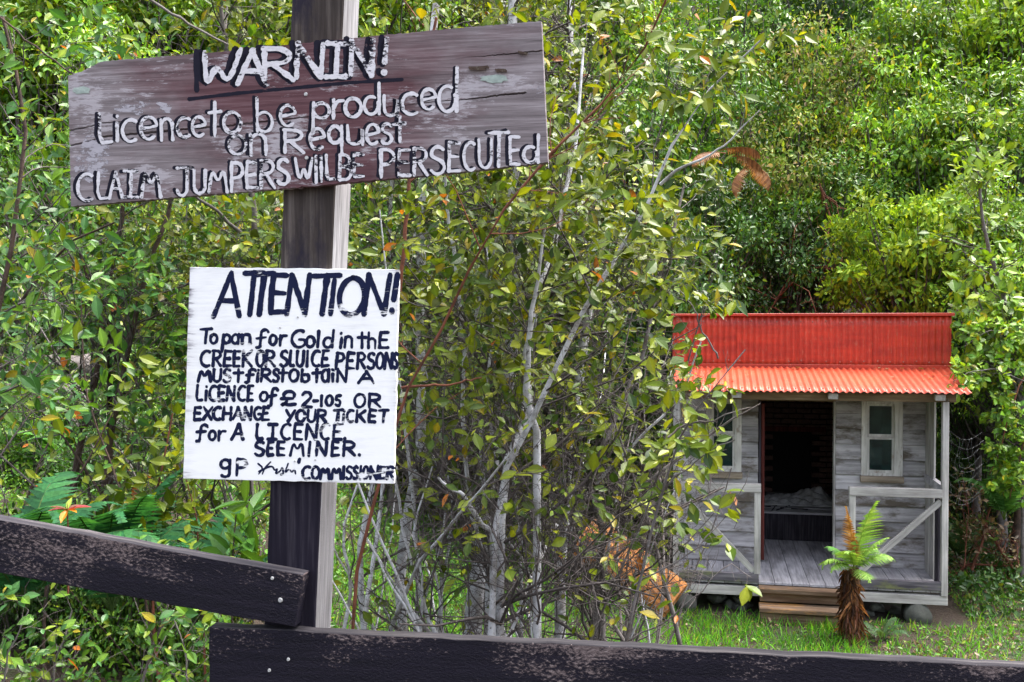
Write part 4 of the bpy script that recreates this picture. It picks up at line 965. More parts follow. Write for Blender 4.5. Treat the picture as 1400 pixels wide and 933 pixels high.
# small tree fern by the step
tfp = U(1163, 872, 11.15); tfp[2] = float(terrain(tfp[0], tfp[1]))
tf = empty('tree_fern', tfp, 'small tree fern with shaggy brown trunk and lime green fronds in front of the step', 'tree fern')
rt = np.random.default_rng(8); H = .82
P = np.array([[0, 0, -.05], [.01, 0, .15], [-.01, 0, .35], [.02, 0, .6], [.03, 0, H]]); P = resample(P, 12)
V, F = tubes(P[None], (np.linspace(.105, .06, 12)*(1+.1*np.sin(np.arange(12)*2.2)))[None], 12)
FIBRE = bark('brown_fibre', (.16, .075, .035), (.06, .03, .018), (.3, .15, .07), 14, .55)
link('trunk', npmesh('trunk', V, F, FIBRE, smooth=True), tf)
n_ = 700; th = rt.uniform(0, 2*math.pi, n_); hz = rt.uniform(.03, H, n_); R0 = np.interp(hz, [0, H], [.098, .05]); B = np.stack([np.cos(th)*R0, np.sin(th)*R0, hz], -1)
D = np.stack([np.cos(th)*.2, np.sin(th)*.2, -1.2+rt.random(n_)*.5], -1)+rt.normal(size=(n_, 3))*.4
cols = np.array([(.14, .055, .03), (.11, .05, .03), (.34, .15, .06), (.06, .03, .02), (.08, .045, .03)])[rt.integers(4, size=n_)]
o = link('skirt', leafmesh('skirt', B, D, np.stack([np.cos(th), np.sin(th), th*0+.3], -1), rt.uniform(.06, .2, n_), cols, 'mid', LEAF_SOFT, .28), tf); o['kind'] = 'stuff'
def tfrond(rz, ry, L, w, pal, label=None, arch=1.1, rx=0, name='frond', npin=24):
    me = frond_me(name, L, arch, w, FP[pal], rt, npin=npin); o = link(name, me, tf, (.03, 0, H-.02)); o.rotation_euler = (rx, ry, rz)
    if label: o['label'] = label
tfrond(rad(-60), rad(-52), .86, .27, 'lime', 'tall upright lime green frond', .55)
tfrond(rad(185), rad(-14), .58, .2, 'lime', 'frond reaching left over the step', 1.5, .3)
tfrond(rad(-5), rad(-16), .64, .13, 'lime', 'frond reaching right', 1.3, .3)
tfrond(rad(-80), rad(10), .45, .15, 'lime', None, 1.2)
tfrond(rad(-150), rad(-5), .5, .13, 'lime', None, 1.3); tfrond(rad(60), rad(-25), .5, .13, 'mid', None, 1.2)
tfrond(rad(-35), rad(-38), .62, .2, 'lime', None, .9); tfrond(rad(-120), rad(-30), .6, .2, 'lime', None, 1.1); tfrond(rad(20), rad(-34), .5, .17, 'lime', None, 1.2); tfrond(rad(160), rad(-36), .5, .17, 'mid', None, 1.2)
tfrond(rad(215), rad(-58), .7, .12, 'dead', 'dried orange frond', .4, 0, 'dead_frond'); tfrond(rad(250), rad(-50), .5, .09, 'dead', None, .6, 0, 'dead_frond')
fern(41, tuple(U(1205, 845, 11.2)*[1, 1, 0]+np.array([0, 0, float(terrain(*U(1205, 845, 11.2)[:2]))])), 'low dull green fern at the right foot of the tree fern', 6, .45, .09, 'dull')
def gp(px, D): 
    p = U(px, 466, D); p[2] = float(terrain(p[0], p[1])); return p
fern_list = [
 (50, 30, 4.6, 'dark green fern behind the sloping rail at the left edge', 13, 1.0, .16, 'deep', .85), (51, 150, 4.9, 'dark green fern behind the sloping rail, right of the first fern', 13, 1.0, .16, 'deep', .85),
 (52, 262, 5.3, 'dark green fern behind the sloping rail, left of the fence post', 12, .95, .15, 'deep', .8), (53, 1375, 13.4, 'large green fern hanging over dark bank at the right edge', 10, 1.5, .26, 'mid', 1.0),
 (54, 1315, 14.8, 'dull fern in the shade just right of the hut wall', 9, 1.1, .2, 'dull', .9), (55, 100, 9.6, 'mid green fern on the left bank below the grey logs', 10, 1.0, .17, 'mid', .7),
 (56, 1140, 17.6, 'drooping fern on the bank above the middle of the red roof', 11, 1.6, .3, 'dull', .9), (57, 1040, 18.2, 'dark fern on the bank above the left end of the red roof', 11, 1.4, .28, 'deep', .9)]
for sd_, px, Dd, lab, n_, L, w_, pal, tl in fern_list:
    p = gp(px, Dd)
    if sd_ in (50, 51, 52): p[2] += .62
    if sd_ == 53: p[2] += .9
    if sd_ == 56: p[2] += 1.6
    if sd_ == 57: p[2] += 1.2
    fern(sd_, p, lab, n_, L, w_, pal, tl)

# ------------------------------------------------------------------ near and middle trees
def bound_mid(p):
    px, py, d = PX(p); lim = np.interp(py, [-200, 0, 60, 150, 300, 400, 460, 560, 650, 720, 800, 900], [1150, 1130, 1110, 1040, 1010, 975, 960, 995, 1000, 980, 980, 900])
    return (px < lim) & (px > 430) & (py > -150)
def leaf_thin_low(P, rng):
    px, py, d = PX(P); lim = np.interp(py, [0, 300, 400, 460, 560, 650, 720, 800, 900], [1130, 1030, 985, 965, 1005, 1005, 990, 980, 900])
    pr = np.interp(py, [0, 380, 480, 560, 680, 780], [1, .85, .5, .28, .12, .06]); return (rng.random(len(P)) < pr) & (px < lim+rng.normal(size=len(P))*12)
lvA = [dict(n_=60, L=1.05, up=.35, wander=.2, tmin=.25, rk=.42), dict(n_=420, L=.52, up=.25, wander=.25, rk=.55), dict(n_=1150, L=.24, up=.15, wander=.3, rk=.6)]
def lv_(n1, n2, n3, L1=1.0, tmin=.2, up=.35): return [dict(n_=n1, L=L1, up=up, wander=.2, tmin=tmin, rk=.42), dict(n_=n2, L=L1*.5, up=.25, wander=.26, rk=.55), dict(n_=n3, L=L1*.25, up=.12, wander=.3, rk=.65)]
OL = dict(size=.058, pal='olive', keep=leaf_thin_low, droop=.1)
def down(px, py, D): # extend a stem to the ground below a photographed point
    p = U(px, py, D); return p
def grounded(*pts):
    s = stem_px(*pts); p = s[0].copy(); z = float(terrain(p[0], p[1]))
    return [np.array([p[0], p[1], z])]+s
plant(101, 'sapling', 'white barked sapling with twin pale stems, one running diagonally up to the right', 'tree',
      [(grounded((668, 865, 4.60), (672, 760, 4.60), (684, 660, 4.60), (722, 610, 4.55), (738, 550, 4.50), (772, 490, 4.45), (800, 435, 4.40), (848, 352, 4.35), (882, 305, 4.30), (905, 245, 4.30), (935, 180, 4.25), (985, 120, 4.20), (1040, 75, 4.10)), .02, .0035),
       (grounded((683, 865, 4.65), (686, 740, 4.65), (690, 640, 4.70), (725, 560, 4.80), (722, 450, 4.90), (760, 330, 5.00), (790, 200, 5.10), (800, 60, 5.20)), .027, .006),
       (stem_px((735, 590, 4.55), (728, 560, 4.50), (722, 520, 4.50), (726, 460, 4.45), (735, 380, 4.40), (745, 300, 4.40)), .018, .005),
       (stem_px((905, 250, 4.30), (960, 225, 4.20), (1010, 205, 4.10), (1060, 165, 4.00)), .007, .002),
       (stem_px((675, 725, 4.60), (652, 700, 4.50), (630, 668, 4.40), (600, 640, 4.30)), .014, .005)],
      lv_(75, 560, 1900), OL, BARK_W, keep=bound_mid)
plant(102, 'sapling', 'pale grey sapling with brown foot, left of the twin white stems', 'tree',
      [(grounded((646, 865, 5.7), (653, 740, 5.7), (668, 620, 5.75), (690, 520, 5.8), (700, 420, 5.9), (697, 300, 5.9), (698, 180, 6.), (690, 60, 6.), (700, -80, 6.)), .06, .028),
       (stem_px((668, 620, 5.75), (640, 520, 5.7), (625, 400, 5.7), (610, 300, 5.6), (600, 200, 5.5)), .02, .006)],
      lv_(55, 380, 1050, 1.1, .25), dict(OL, size=.06), BARK_W, keep=bound_mid)
plant(103, 'sapling', 'slim pale sapling rising just right of the white notice', 'tree',
      [(grounded((552, 865, 6.), (545, 760, 6.), (560, 690, 6.), (575, 600, 6.), (572, 480, 6.1), (574, 300, 6.2), (580, 120, 6.2), (600, -60, 6.3)), .036, .022),
       (grounded((500, 865, 5.8), (488, 780, 5.8), (505, 690, 5.9), (520, 560, 6.), (540, 430, 6.), (530, 300, 6.1), (545, 100, 6.1)), .022, .008)],
      lv_(50, 320, 800, 1.0, .25), dict(OL, size=.06), BARK_W, keep=bound_mid)
plant(104, 'sapling', 'pale sapling with a dark forked foot, right of the twin white stems', 'tree',
      [(grounded((762, 865, 5.6), (760, 800, 5.6), (768, 720, 5.6), (776, 640, 5.7), (790, 520, 5.8), (805, 400, 5.9), (780, 220, 6.), (772, 60, 6.1), (770, -80, 6.2)), .036, .018),
       (stem_px((762, 790, 5.6), (742, 700, 5.5), (722, 640, 5.5), (740, 520, 5.5)), .014, .004),
       (stem_px((765, 770, 5.6), (800, 690, 5.5), (850, 640, 5.4), (930, 560, 5.3), (960, 480, 5.2)), .014, .004)],
      lv_(60, 420, 1200), OL, BARK_W, keep=bound_mid)
plant(105, 'sapling', 'grey sapling with a crooked fork, in front of the orange log', 'tree',
      [(grounded((812, 875, 5.), (818, 800, 5.), (822, 725, 5.), (800, 680, 5.), (830, 600, 5.), (880, 500, 5.1), (910, 380, 5.2), (940, 250, 5.3)), .026, .006),
       (stem_px((822, 725, 5.), (850, 690, 4.9), (900, 640, 4.8), (960, 590, 4.8), (1000, 560, 4.7), (1030, 545, 4.7)), .014, .003),
       (stem_px((860, 870, 4.9), (880, 800, 4.8), (930, 760, 4.7), (985, 700, 4.6)), .007, .002)],
      lv_(60, 420, 1150, .85, .2, .2), dict(OL, size=.06), BARK_G, keep=bound_mid)
plant(107, 'shrub', 'leafy branches of larger glossy leaves reaching in front of the left porch post', 'shrub',
      [(grounded((850, 900, 4.1), (868, 800, 4.1), (890, 700, 4.05), (915, 600, 4.), (950, 540, 3.95), (985, 490, 3.9), (1005, 470, 3.9)), .009, .003),
       (stem_px((890, 700, 4.05), (930, 650, 4.), (970, 620, 3.95), (1005, 600, 3.9)), .005, .002), (stem_px((915, 600, 4.), (940, 575, 4.), (990, 560, 3.9), (1025, 545, 3.9)), .005, .002),
       (stem_px((868, 800, 4.1), (930, 760, 4.), (985, 700, 4.), (1010, 640, 4.)), .004, .0015), (stem_px((850, 880, 4.1), (920, 840, 4.05), (985, 770, 4.), (1020, 790, 4.)), .004, .0015), (stem_px((985, 490, 3.9), (950, 440, 3.9), (930, 400, 3.9)), .004, .002)],
      [dict(n_=34, L=.24, up=.2, tmin=.35, rk=.5), dict(n_=72, L=.12, up=.1, rk=.6)], dict(size=.06, pal='olive'), BARK_G, keep=lambda p: (PX(p)[0] < 1022) & (PX(p)[1] > 380), per=3)
# the long red branch and the bare stems about the post
plant(106, 'shrub', 'red stemmed shrub with one long bare branch slanting up past the warning board', 'shrub',
      [(grounded((478, 865, 4.3), (486, 780, 4.3), (512, 670, 4.25), (548, 545, 4.2), (600, 452, 4.15), (622, 395, 4.1), (680, 292, 4.05), (735, 232, 4.), (800, 168, 3.95), (860, 98, 3.9), (905, 30, 3.85), (925, -30, 3.8)), .0095, .004),
       (stem_px((548, 530, 4.2), (600, 512, 4.15), (650, 495, 4.1)), .007, .003), (stem_px((548, 400, 4.6), (556, 320, 4.6), (565, 240, 4.6), (590, 120, 4.6), (600, 30, 4.6)), .011, .007),
       (stem_px((735, 232, 4.), (780, 170, 4.), (850, 130, 4.)), .005, .002)],
      [dict(n_=22, L=.6, up=.3, tmin=.3, rk=.5), dict(n_=90, L=.28, up=.2)], dict(size=.06, pal='olive'), BARK_R, BARK_R, per=3)
leftkeep = lambda p: (PX(p)[0] < 470)
plant(110, 'shrub', 'dark stemmed shrub behind the left edge of the white notice, two brown stems', 'shrub',
      [(grounded((98, 690, 6.4), (108, 620, 6.4), (128, 540, 6.4), (143, 450, 6.4), (150, 380, 6.4), (170, 300, 6.4), (175, 150, 6.5)), .026, .01),
       (grounded((135, 690, 6.2), (150, 580, 6.2), (168, 490, 6.2), (195, 360, 6.2), (225, 285, 6.2), (240, 120, 6.3)), .024, .01),
       (stem_px((150, 440, 6.3), (165, 500, 6.2), (130, 420, 6.2), (110, 330, 6.1), (60, 250, 6.)), .014, .005)],
      lv_(55, 330, 800, 1.1, .3), dict(size=.065, pal='gloss'), BARK_D, keep=leftkeep)
plant(111, 'shrub', 'glossy broad leaved shrub filling the left edge beside the warning board', 'shrub',
      [(grounded((-30, 900, 4.), (-20, 600, 4.), (10, 420, 4.), (30, 300, 4.), (40, 150, 4.), (10, 20, 4.)), .016, .006),
       (grounded((-80, 900, 4.2), (-60, 600, 4.2), (0, 450, 4.2), (70, 340, 4.1), (150, 300, 4.)), .012, .004),
       (stem_px((-60, -20, 3.7), (8, 22, 3.7), (60, 60, 3.7), (110, 98, 3.7)), .005, .003)],
      [dict(n_=42, L=.65, up=.3, tmin=.3, rk=.45), dict(n_=240, L=.3, up=.2, rk=.6)], dict(size=.062, pal='gloss', wr=.85), BARK_D, keep=lambda p: (PX(p)[0] < 190) & (PX(p)[1] < 640), per=4)
plant(112, 'tree', 'yellow green tree behind the top edge of the warning board', 'tree',
      [(grounded((330, 860, 6.8), (340, 500, 6.8), (350, 300, 6.8), (330, 150, 6.8), (300, 0, 6.8), (290, -120, 6.8)), .03, .012),
       (stem_px((340, 330, 6.8), (300, 290, 6.6), (270, 270, 6.5), (220, 200, 6.4)), .014, .005),
       (stem_px((150, -30, 4.8), (205, 2, 4.8), (250, 30, 4.8), (322, 64, 4.8)), .009, .005)],
      lv_(70, 460, 1100, 1.2, .2), dict(size=.075, pal='olive'), BARK_G, keep=lambda p: (PX(p)[0] < 520))
plant(113, 'shrub', 'tangled low shrub with round leaves under the sloping rail', 'shrub',
      [(grounded((60, 1000, 3.9), (70, 900, 3.9), (90, 830, 3.9)), .008, .003), (grounded((180, 1000, 4.), (190, 900, 4.), (215, 830, 4.), (200, 760, 4.1)), .008, .003), (grounded((260, 980, 3.8), (250, 900, 3.8), (235, 820, 3.8)), .006, .002), (grounded((-20, 1000, 3.6), (0, 900, 3.6), (30, 840, 3.6)), .006, .002)],
      [dict(n_=60, L=.42, up=.25, tmin=.3, rk=.5), dict(n_=170, L=.2, up=.15, rk=.6)], dict(size=.044, pal='gloss'), BARK_G, keep=lambda p: (PX(p)[1] > 700) & (PX(p)[0] < 420), per=4)
plant(114, 'seedling', 'upright broad leaved seedling between the sloping rail and the post', 'plant',
      [(grounded((318, 800, 4.6), (320, 740, 4.6), (322, 700, 4.6)), .006, .003), (grounded((345, 800, 4.8), (350, 740, 4.8), (340, 700, 4.8)), .005, .002)],
      [dict(n_=16, L=.16, up=.5, tmin=.6, rk=.6)], dict(size=.12, pal='mid', wr=.7, tmin=.5), BARK_D, per=4)
plant(115, 'shrub', 'olive leaved shrub behind the lower corner of the white notice', 'shrub',
      [(grounded((215, 860, 5.), (210, 720, 5.), (225, 640, 5.), (240, 560, 5.)), .01, .004), (grounded((280, 860, 5.2), (270, 740, 5.2), (255, 660, 5.2)), .008, .003)],
      [dict(n_=22, L=.5, up=.2, tmin=.6, rk=.5), dict(n_=70, L=.24, up=.1, rk=.6)], dict(size=.07, pal='olive'), BARK_R, keep=lambda p: (PX(p)[1] < 730), per=4)
plant(116, 'shrub', 'grey twiggy shrub at the foot of the pale saplings behind the level rail', 'shrub',
      [(grounded((470, 870, 5.2), (480, 800, 5.2), (470, 720, 5.2), (500, 620, 5.2)), .014, .005), (grounded((580, 870, 5.), (590, 800, 5.), (575, 730, 5.), (600, 640, 5.)), .012, .004), (grounded((610, 870, 5.4), (600, 780, 5.4), (620, 700, 5.4)), .012, .005), (grounded((720, 880, 5.), (715, 800, 5.), (700, 720, 5.), (750, 640, 5.)), .008, .003), (grounded((890, 880, 5.), (870, 800, 5.), (900, 720, 5.), (930, 640, 5.)), .006, .002),
       (stem_px((700, 860, 4.8), (745, 800, 4.8), (720, 750, 4.8), (700, 730, 4.8)), .009, .005)],
      [dict(n_=60, L=.7, up=.4, tmin=.1, rk=.55), dict(n_=240, L=.34, up=.2, rk=.6), dict(n_=260, L=.2, up=.1)], dict(size=.055, pal='olive', keep=leaf_thin_low), BARK_W, keep=bound_mid, per=2)

def thicket(seed, name, label, n_, x0, x1, d0, d1, h0, h1, r0, r1, mat, lean, levels, leaf, keep, per=2):
    rng = np.random.default_rng(seed); st = []
    for k in range(n_):
        px = x0+(x1-x0)*(k+rng.random())/n_; D_ = rng.uniform(d0, d1); b_ = U(px, 800, D_); b_[2] = float(terrain(b_[0], b_[1])); h = rng.uniform(h0, h1); d = np.array([lean*.7*rng.normal(), lean*.5*rng.normal(), 1.])
        p = [b_]; 
        for j in range(5): d = d+rng.normal(size=3)*.2*np.array([1, 1, .2]); p.append(p[-1]+d/np.linalg.norm(d)*h/5)
        if keep is not None:
            ok = keep(np.array(p[2:])); lim = 2+(len(p)-2 if ok.all() else int(np.argmin(ok))); p = p[:lim]
        if len(p) > 2: st.append((p, rng.uniform(r0, r1), .003))
    return plant(seed, name, label, 'shrub', st, levels, leaf, mat, keep=keep, per=per)
for sd_, x0, x1, lab in ((140, 455, 640, 'clump of thin pale stems behind the level rail, just right of the post'), (141, 640, 800, 'clump of thin pale stems about the feet of the twin white stems'), (142, 780, 930, 'clump of thin grey stems in front of the orange log')):
    thicket(sd_, 'shrub', lab, 13, x0, x1, 4.6, 6.6, 1.6, 3.8, .008, .021, BARK_W if sd_ < 142 else BARK_G, .22, [dict(n_=60, L=.8, up=.45, tmin=.12, rk=.5), dict(n_=230, L=.36, up=.2, rk=.6), dict(n_=330, L=.18, up=.1, rk=.6)], dict(size=.065, pal='olive', keep=leaf_thin_low), bound_mid, 2)
thicket(143, 'shrub', 'tangle of bare brown stems behind the left edge of the frame, above the ferns', 14, -20, 250, 5.2, 7.5, 1.6, 3.4, .005, .013, BARK_D, .3, [dict(n_=90, L=.9, up=.25, tmin=.15, rk=.5), dict(n_=420, L=.4, up=.1, rk=.55)], dict(size=.05, pal='gloss'), leftkeep, 2)
thicket(144, 'shrub', 'bare twiggy shrub between the left end of the boards and the far bushes', 12, 150, 450, 6., 8., 2.5, 5., .006, .016, BARK_G, .25, [dict(n_=90, L=1.0, up=.3, tmin=.25, rk=.5), dict(n_=460, L=.45, up=.1, rk=.55)], dict(size=.055, pal='olive'), leftkeep, 2)
# ------------------------------------------------------------------ crowns farther off
def crown_cloud(rng, R, n_cl, per, size, flat=.75):
    c = rng.normal(size=(n_cl, 3)); c = nrm(c)*(rng.random((n_cl, 1))**.45); c[:, 2] *= flat; c *= R
    cr = R*.19*(.6+rng.random(n_cl))
    k = np.repeat(np.arange(n_cl), per); n_ = len(k); o = nrm(rng.normal(size=(n_, 3)))*(rng.random((n_, 1))**.5)
    P = c[k]+o*cr[k][:, None]*np.array([1.2, 1.2, .7]); out = nrm(P+1e-6)
    D = nrm(o*.8+rng.normal(size=(n_, 3))*.5+np.array([0, 0, -.15])); NN = rng.normal(size=(n_, 3))*.45+out*.8+np.array([0, 0, .55])
    return c, P, D, NN, size*(.6+.8*rng.random(n_))
CROWN = {}
def crown_proto(kind):
    if kind not in CROWN:
        pal, size, lk, mat, sd_ = {'bright': ('bright', .1, 'mid', LEAF, 1), 'mid': ('mid', .095, 'mid', LEAF, 2), 'dark': ('dark', .1, 'mid', LEAF, 3), 'yellow': ('yellow', .14, 'mid', LEAF_SOFT, 4), 'hazel': ('hazel', .085, 'mid', LEAF_SOFT, 5), 'olive': ('olive', .085, 'mid', LEAF, 6)}[kind]
        rng = np.random.default_rng(900+sd_); c, P, D, NN, sz = crown_cloud(rng, 1.9, 95, 110, size)
        _, cols = palette(rng, PAL[pal], len(P), .22); cols = cols*np.repeat(.55+.75*rng.random(len(c)), 110)[:, None]
        A = np.zeros((len(c), 5, 3)); src = np.array([0, 0, -1.7])
        for j, t in enumerate(np.linspace(0, 1, 5)): A[:, j] = src*(1-t)+c*t+np.array([0, 0, -.25])*math.sin(t*math.pi)+rng.normal(size=(len(c), 3))*.06*(0 < t < 1)
        V, F = tubes(A, np.linspace(.035, .008, 5)[None].repeat(len(c), 0), 4)
        CROWN[kind] = (leafmesh('crown', P, D, NN, sz, cols, lk, mat), npmesh('limbs', V, F, TWIG, smooth=True))
    return CROWN[kind]
def far_tree(seed, px, py, D, sc, kind, label, name='tree', cat='tree', trunk=True):
    rng = np.random.default_rng(seed); c = U(px, py, D); z = float(terrain(c[0], c[1])); root = empty(name, (c[0], c[1], z), label, cat, None, rng.uniform(0, 6.28))
    h = max(c[2]-z, .3); cr, lm = crown_proto(kind); s = sc/1.9
    for nm, me in (('crown', cr), ('limbs', lm)):
        o = link(nm, me, root, (0, 0, h)); o.scale = (s, s, s*rng.uniform(1.05, 1.5)); o['kind'] = 'stuff'
    hb = max(h-1.6*s, .1)
    P = np.array([[[0, 0, -.4], [.05, .02, hb*.4], [-.04, 0, hb*.8], [0, 0, hb+.2], [.05, 0, h+.6*s]]])+rng.normal(size=(1, 5, 3))*.04
    V, F = tubes(P, np.array([[.13, .1, .085, .07, .02]])*max(.5, s), 8)
    link('trunk', npmesh('trunk', V, F, BARK_G if seed % 2 else BARK_D, smooth=True), root)
    return root
FT = [
 # right-hand hillside, nearest first
 (1245, 350, 15.8, 1.25, 'yellow', 'pale yellow green bush directly behind the right half of the red roof'),
 (1375, 330, 15.0, 1.2, 'bright', 'bright green bush at the right edge level with the red roof'),
 (1385, 470, 13.8, 1.05, 'bright', 'leafy bush at the right edge beside the end of the red parapet'),
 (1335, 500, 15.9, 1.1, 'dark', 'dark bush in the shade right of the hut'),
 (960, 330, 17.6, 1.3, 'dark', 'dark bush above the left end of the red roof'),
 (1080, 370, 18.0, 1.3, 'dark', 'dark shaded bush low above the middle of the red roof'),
 (1150, 300, 18.2, 1.5, 'mid', 'mid green tree above the middle of the red roof'),
 (1075, 260, 19.0, 1.7, 'hazel', 'dull brownish green tree with dry twigs, left on the hillside'),
 (1250, 215, 18.4, 1.8, 'bright', 'bright green tree high above the right half of the roof'),
 (1370, 190, 17.6, 1.7, 'bright', 'bright green tree at the right edge, above the roof'),
 (1000, 180, 20.0, 1.8, 'mid', 'mid green tree right of the tall saplings, upper left of the hillside'),
 (1120, 150, 20.5, 1.9, 'hazel', 'pinkish green flowering tree in the middle of the hillside'),
 (1250, 90, 20.5, 1.9, 'bright', 'light green tree near the top of the photo, above the roof'),
 (1370, 60, 20.0, 1.9, 'yellow', 'yellow green tree in the top right corner'),
 (1000, 60, 22.5, 2.0, 'mid', 'mid green tree near the top, left of the hillside'),
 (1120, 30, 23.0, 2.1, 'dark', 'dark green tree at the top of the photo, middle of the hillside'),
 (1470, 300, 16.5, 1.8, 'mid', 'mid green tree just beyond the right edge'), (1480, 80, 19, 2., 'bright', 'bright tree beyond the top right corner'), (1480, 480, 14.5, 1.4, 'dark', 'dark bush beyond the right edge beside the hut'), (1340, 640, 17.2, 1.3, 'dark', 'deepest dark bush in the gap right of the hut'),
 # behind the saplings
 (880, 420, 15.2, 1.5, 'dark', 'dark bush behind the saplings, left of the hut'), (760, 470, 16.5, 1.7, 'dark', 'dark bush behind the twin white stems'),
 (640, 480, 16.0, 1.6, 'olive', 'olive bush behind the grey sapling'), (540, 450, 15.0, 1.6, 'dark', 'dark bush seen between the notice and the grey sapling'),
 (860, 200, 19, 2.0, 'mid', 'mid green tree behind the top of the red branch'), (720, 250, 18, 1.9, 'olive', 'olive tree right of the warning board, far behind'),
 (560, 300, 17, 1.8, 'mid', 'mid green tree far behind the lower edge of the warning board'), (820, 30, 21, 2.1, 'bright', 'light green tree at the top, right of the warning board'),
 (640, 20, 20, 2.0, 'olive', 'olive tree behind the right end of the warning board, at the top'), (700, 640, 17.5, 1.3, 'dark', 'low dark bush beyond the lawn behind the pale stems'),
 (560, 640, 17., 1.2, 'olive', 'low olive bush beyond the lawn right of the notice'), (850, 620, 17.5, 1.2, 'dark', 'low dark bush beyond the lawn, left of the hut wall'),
 # left side
 (60, 330, 13.5, 1.5, 'mid', 'mid green bush far behind the left edge'), (200, 380, 14.5, 1.6, 'olive', 'olive bush far behind the two brown stems'),
 (330, 330, 15.5, 1.7, 'mid', 'mid green bush far behind the top of the white notice'), (-60, 430, 11.5, 1.3, 'dark', 'dark bush beyond the left edge of the frame'),
 (60, 130, 14.5, 1.9, 'bright', 'bright leafy tree far behind the left end of the warning board'), (200, 40, 16, 2.0, 'bright', 'bright tree at the top left above the warning board'),
 (360, 20, 17, 2.0, 'yellow', 'yellow green tree behind the top of the leaning post'), (30, -20, 15.5, 1.8, 'yellow', 'yellow green tree in the top left corner'), (500, 0, 18, 2., 'bright', 'bright tree at the top, right of the leaning post'),
 (210, 560, 12.5, 1.1, 'mid', 'mid green bush low behind the white notice'), (330, 600, 13.5, 1.1, 'olive', 'olive bush low behind the post'), (30, 600, 9.8, .8, 'mid', 'small mid green bush on the left bank above the ferns'),
 (160, 640, 9.2, .6, 'dark', 'small dark bush between the ferns and the brown stems'), (60, 870, 6.0, .55, 'dark', 'small dark bush seen under the sloping rail at the left'), (190, 860, 6.2, .6, 'mid', 'small green bush seen under the middle of the sloping rail'), (270, 800, 6.6, .45, 'olive', 'small olive bush seen under the right end of the sloping rail'),
]
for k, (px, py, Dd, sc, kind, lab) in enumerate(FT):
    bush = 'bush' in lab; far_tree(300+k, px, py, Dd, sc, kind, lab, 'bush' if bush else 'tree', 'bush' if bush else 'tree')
plant(130, 'tree', 'slender tree with a bare grey trunk and yellow green leaves at the right edge', 'tree',
      [(grounded((1420, 800, 13.0), (1405, 600, 13.0), (1392, 500, 13.0), (1375, 400, 13.), (1352, 330, 13.), (1342, 270, 13.), (1340, 200, 13.)), .05, .015),
       (stem_px((1400, 560, 13.), (1372, 480, 12.9), (1345, 430, 12.9), (1330, 390, 12.8)), .02, .006)],
      [dict(n_=70, L=1.0, up=.3, tmin=.45, rk=.4), dict(n_=360, L=.45, up=.2, rk=.5)], dict(size=.13, pal='yellow', wr=1.1), BARK_G, per=4)
plant(131, 'bush', 'bright leafy spray overhanging the dark gap at the right edge of the photo', 'bush',
      [(stem_px((1420, 480, 12.6), (1400, 520, 12.5), (1378, 570, 12.4), (1365, 620, 12.4), (1350, 650, 12.4)), .012, .004), (stem_px((1430, 560, 12.6), (1405, 590, 12.5), (1390, 640, 12.4), (1380, 680, 12.4)), .01, .004)],
      [dict(n_=60, L=.4, up=-.1, tmin=.1, rk=.5), dict(n_=220, L=.2, up=.0, rk=.5)], dict(size=.085, pal='bright', wr=1.1), BARK_R, per=5, ground=False)
plant(132, 'bush', 'leafy branch reaching over the right end of the red awning', 'bush',
      [(stem_px((1400, 520, 12.2), (1360, 500, 12.1), (1325, 505, 12.), (1303, 520, 11.9)), .01, .003), (stem_px((1400, 450, 12.4), (1350, 450, 12.3), (1315, 470, 12.2)), .01, .003)],
      [dict(n_=34, L=.35, up=.2, tmin=.1, rk=.5), dict(n_=110, L=.18, up=.1, rk=.5)], dict(size=.095, pal='bright', wr=1.1), BARK_G, per=4, ground=False)
plant(133, 'brush', 'tangle of dry brown vines on the dark bank above the red roof', 'dead brush',
      [(stem_px((1190, 430, 17.2), (1160, 400, 17.2), (1200, 385, 17.1), (1250, 410, 17.)), .016, .008), (stem_px((1050, 430, 17.4), (1080, 380, 17.3), (1130, 350, 17.2), (1180, 400, 17.)), .02, .01), (stem_px((1120, 250, 17.6), (1135, 300, 17.4), (1125, 360, 17.2), (1140, 420, 17.2)), .018, .008)],
      [dict(n_=70, L=1.4, up=-.1, wander=.4, tmin=.0, rk=.7, droop=.1), dict(n_=160, L=.7, up=-.2, rk=.6, wander=.4)], dict(size=.07, pal='dry'), BARK_R, BARK_R, per=1, ground=False)
plant(134, 'brush', 'heap of reddish dead fronds and roots in the dark gap right of the hut', 'dead brush',
      [(stem_px((1320, 800, 13.6), (1340, 740, 13.7), (1355, 690, 13.8)), .02, .01), (stem_px((1400, 800, 13.4), (1370, 760, 13.5), (1350, 720, 13.6)), .02, .01), (stem_px((1300, 790, 13.8), (1330, 770, 13.7), (1390, 775, 13.5)), .02, .01), (stem_px((1318, 775, 13.2), (1324, 700, 13.2), (1318, 660, 13.2)), .009, .004)],
      [dict(n_=90, L=.5, up=.1, wander=.4, tmin=.0, rk=.5), dict(n_=220, L=.3, up=-.3, rk=.6, wander=.4)], dict(size=.07, pal='dry'), BARK_R, BARK_R, per=2, ground=False)
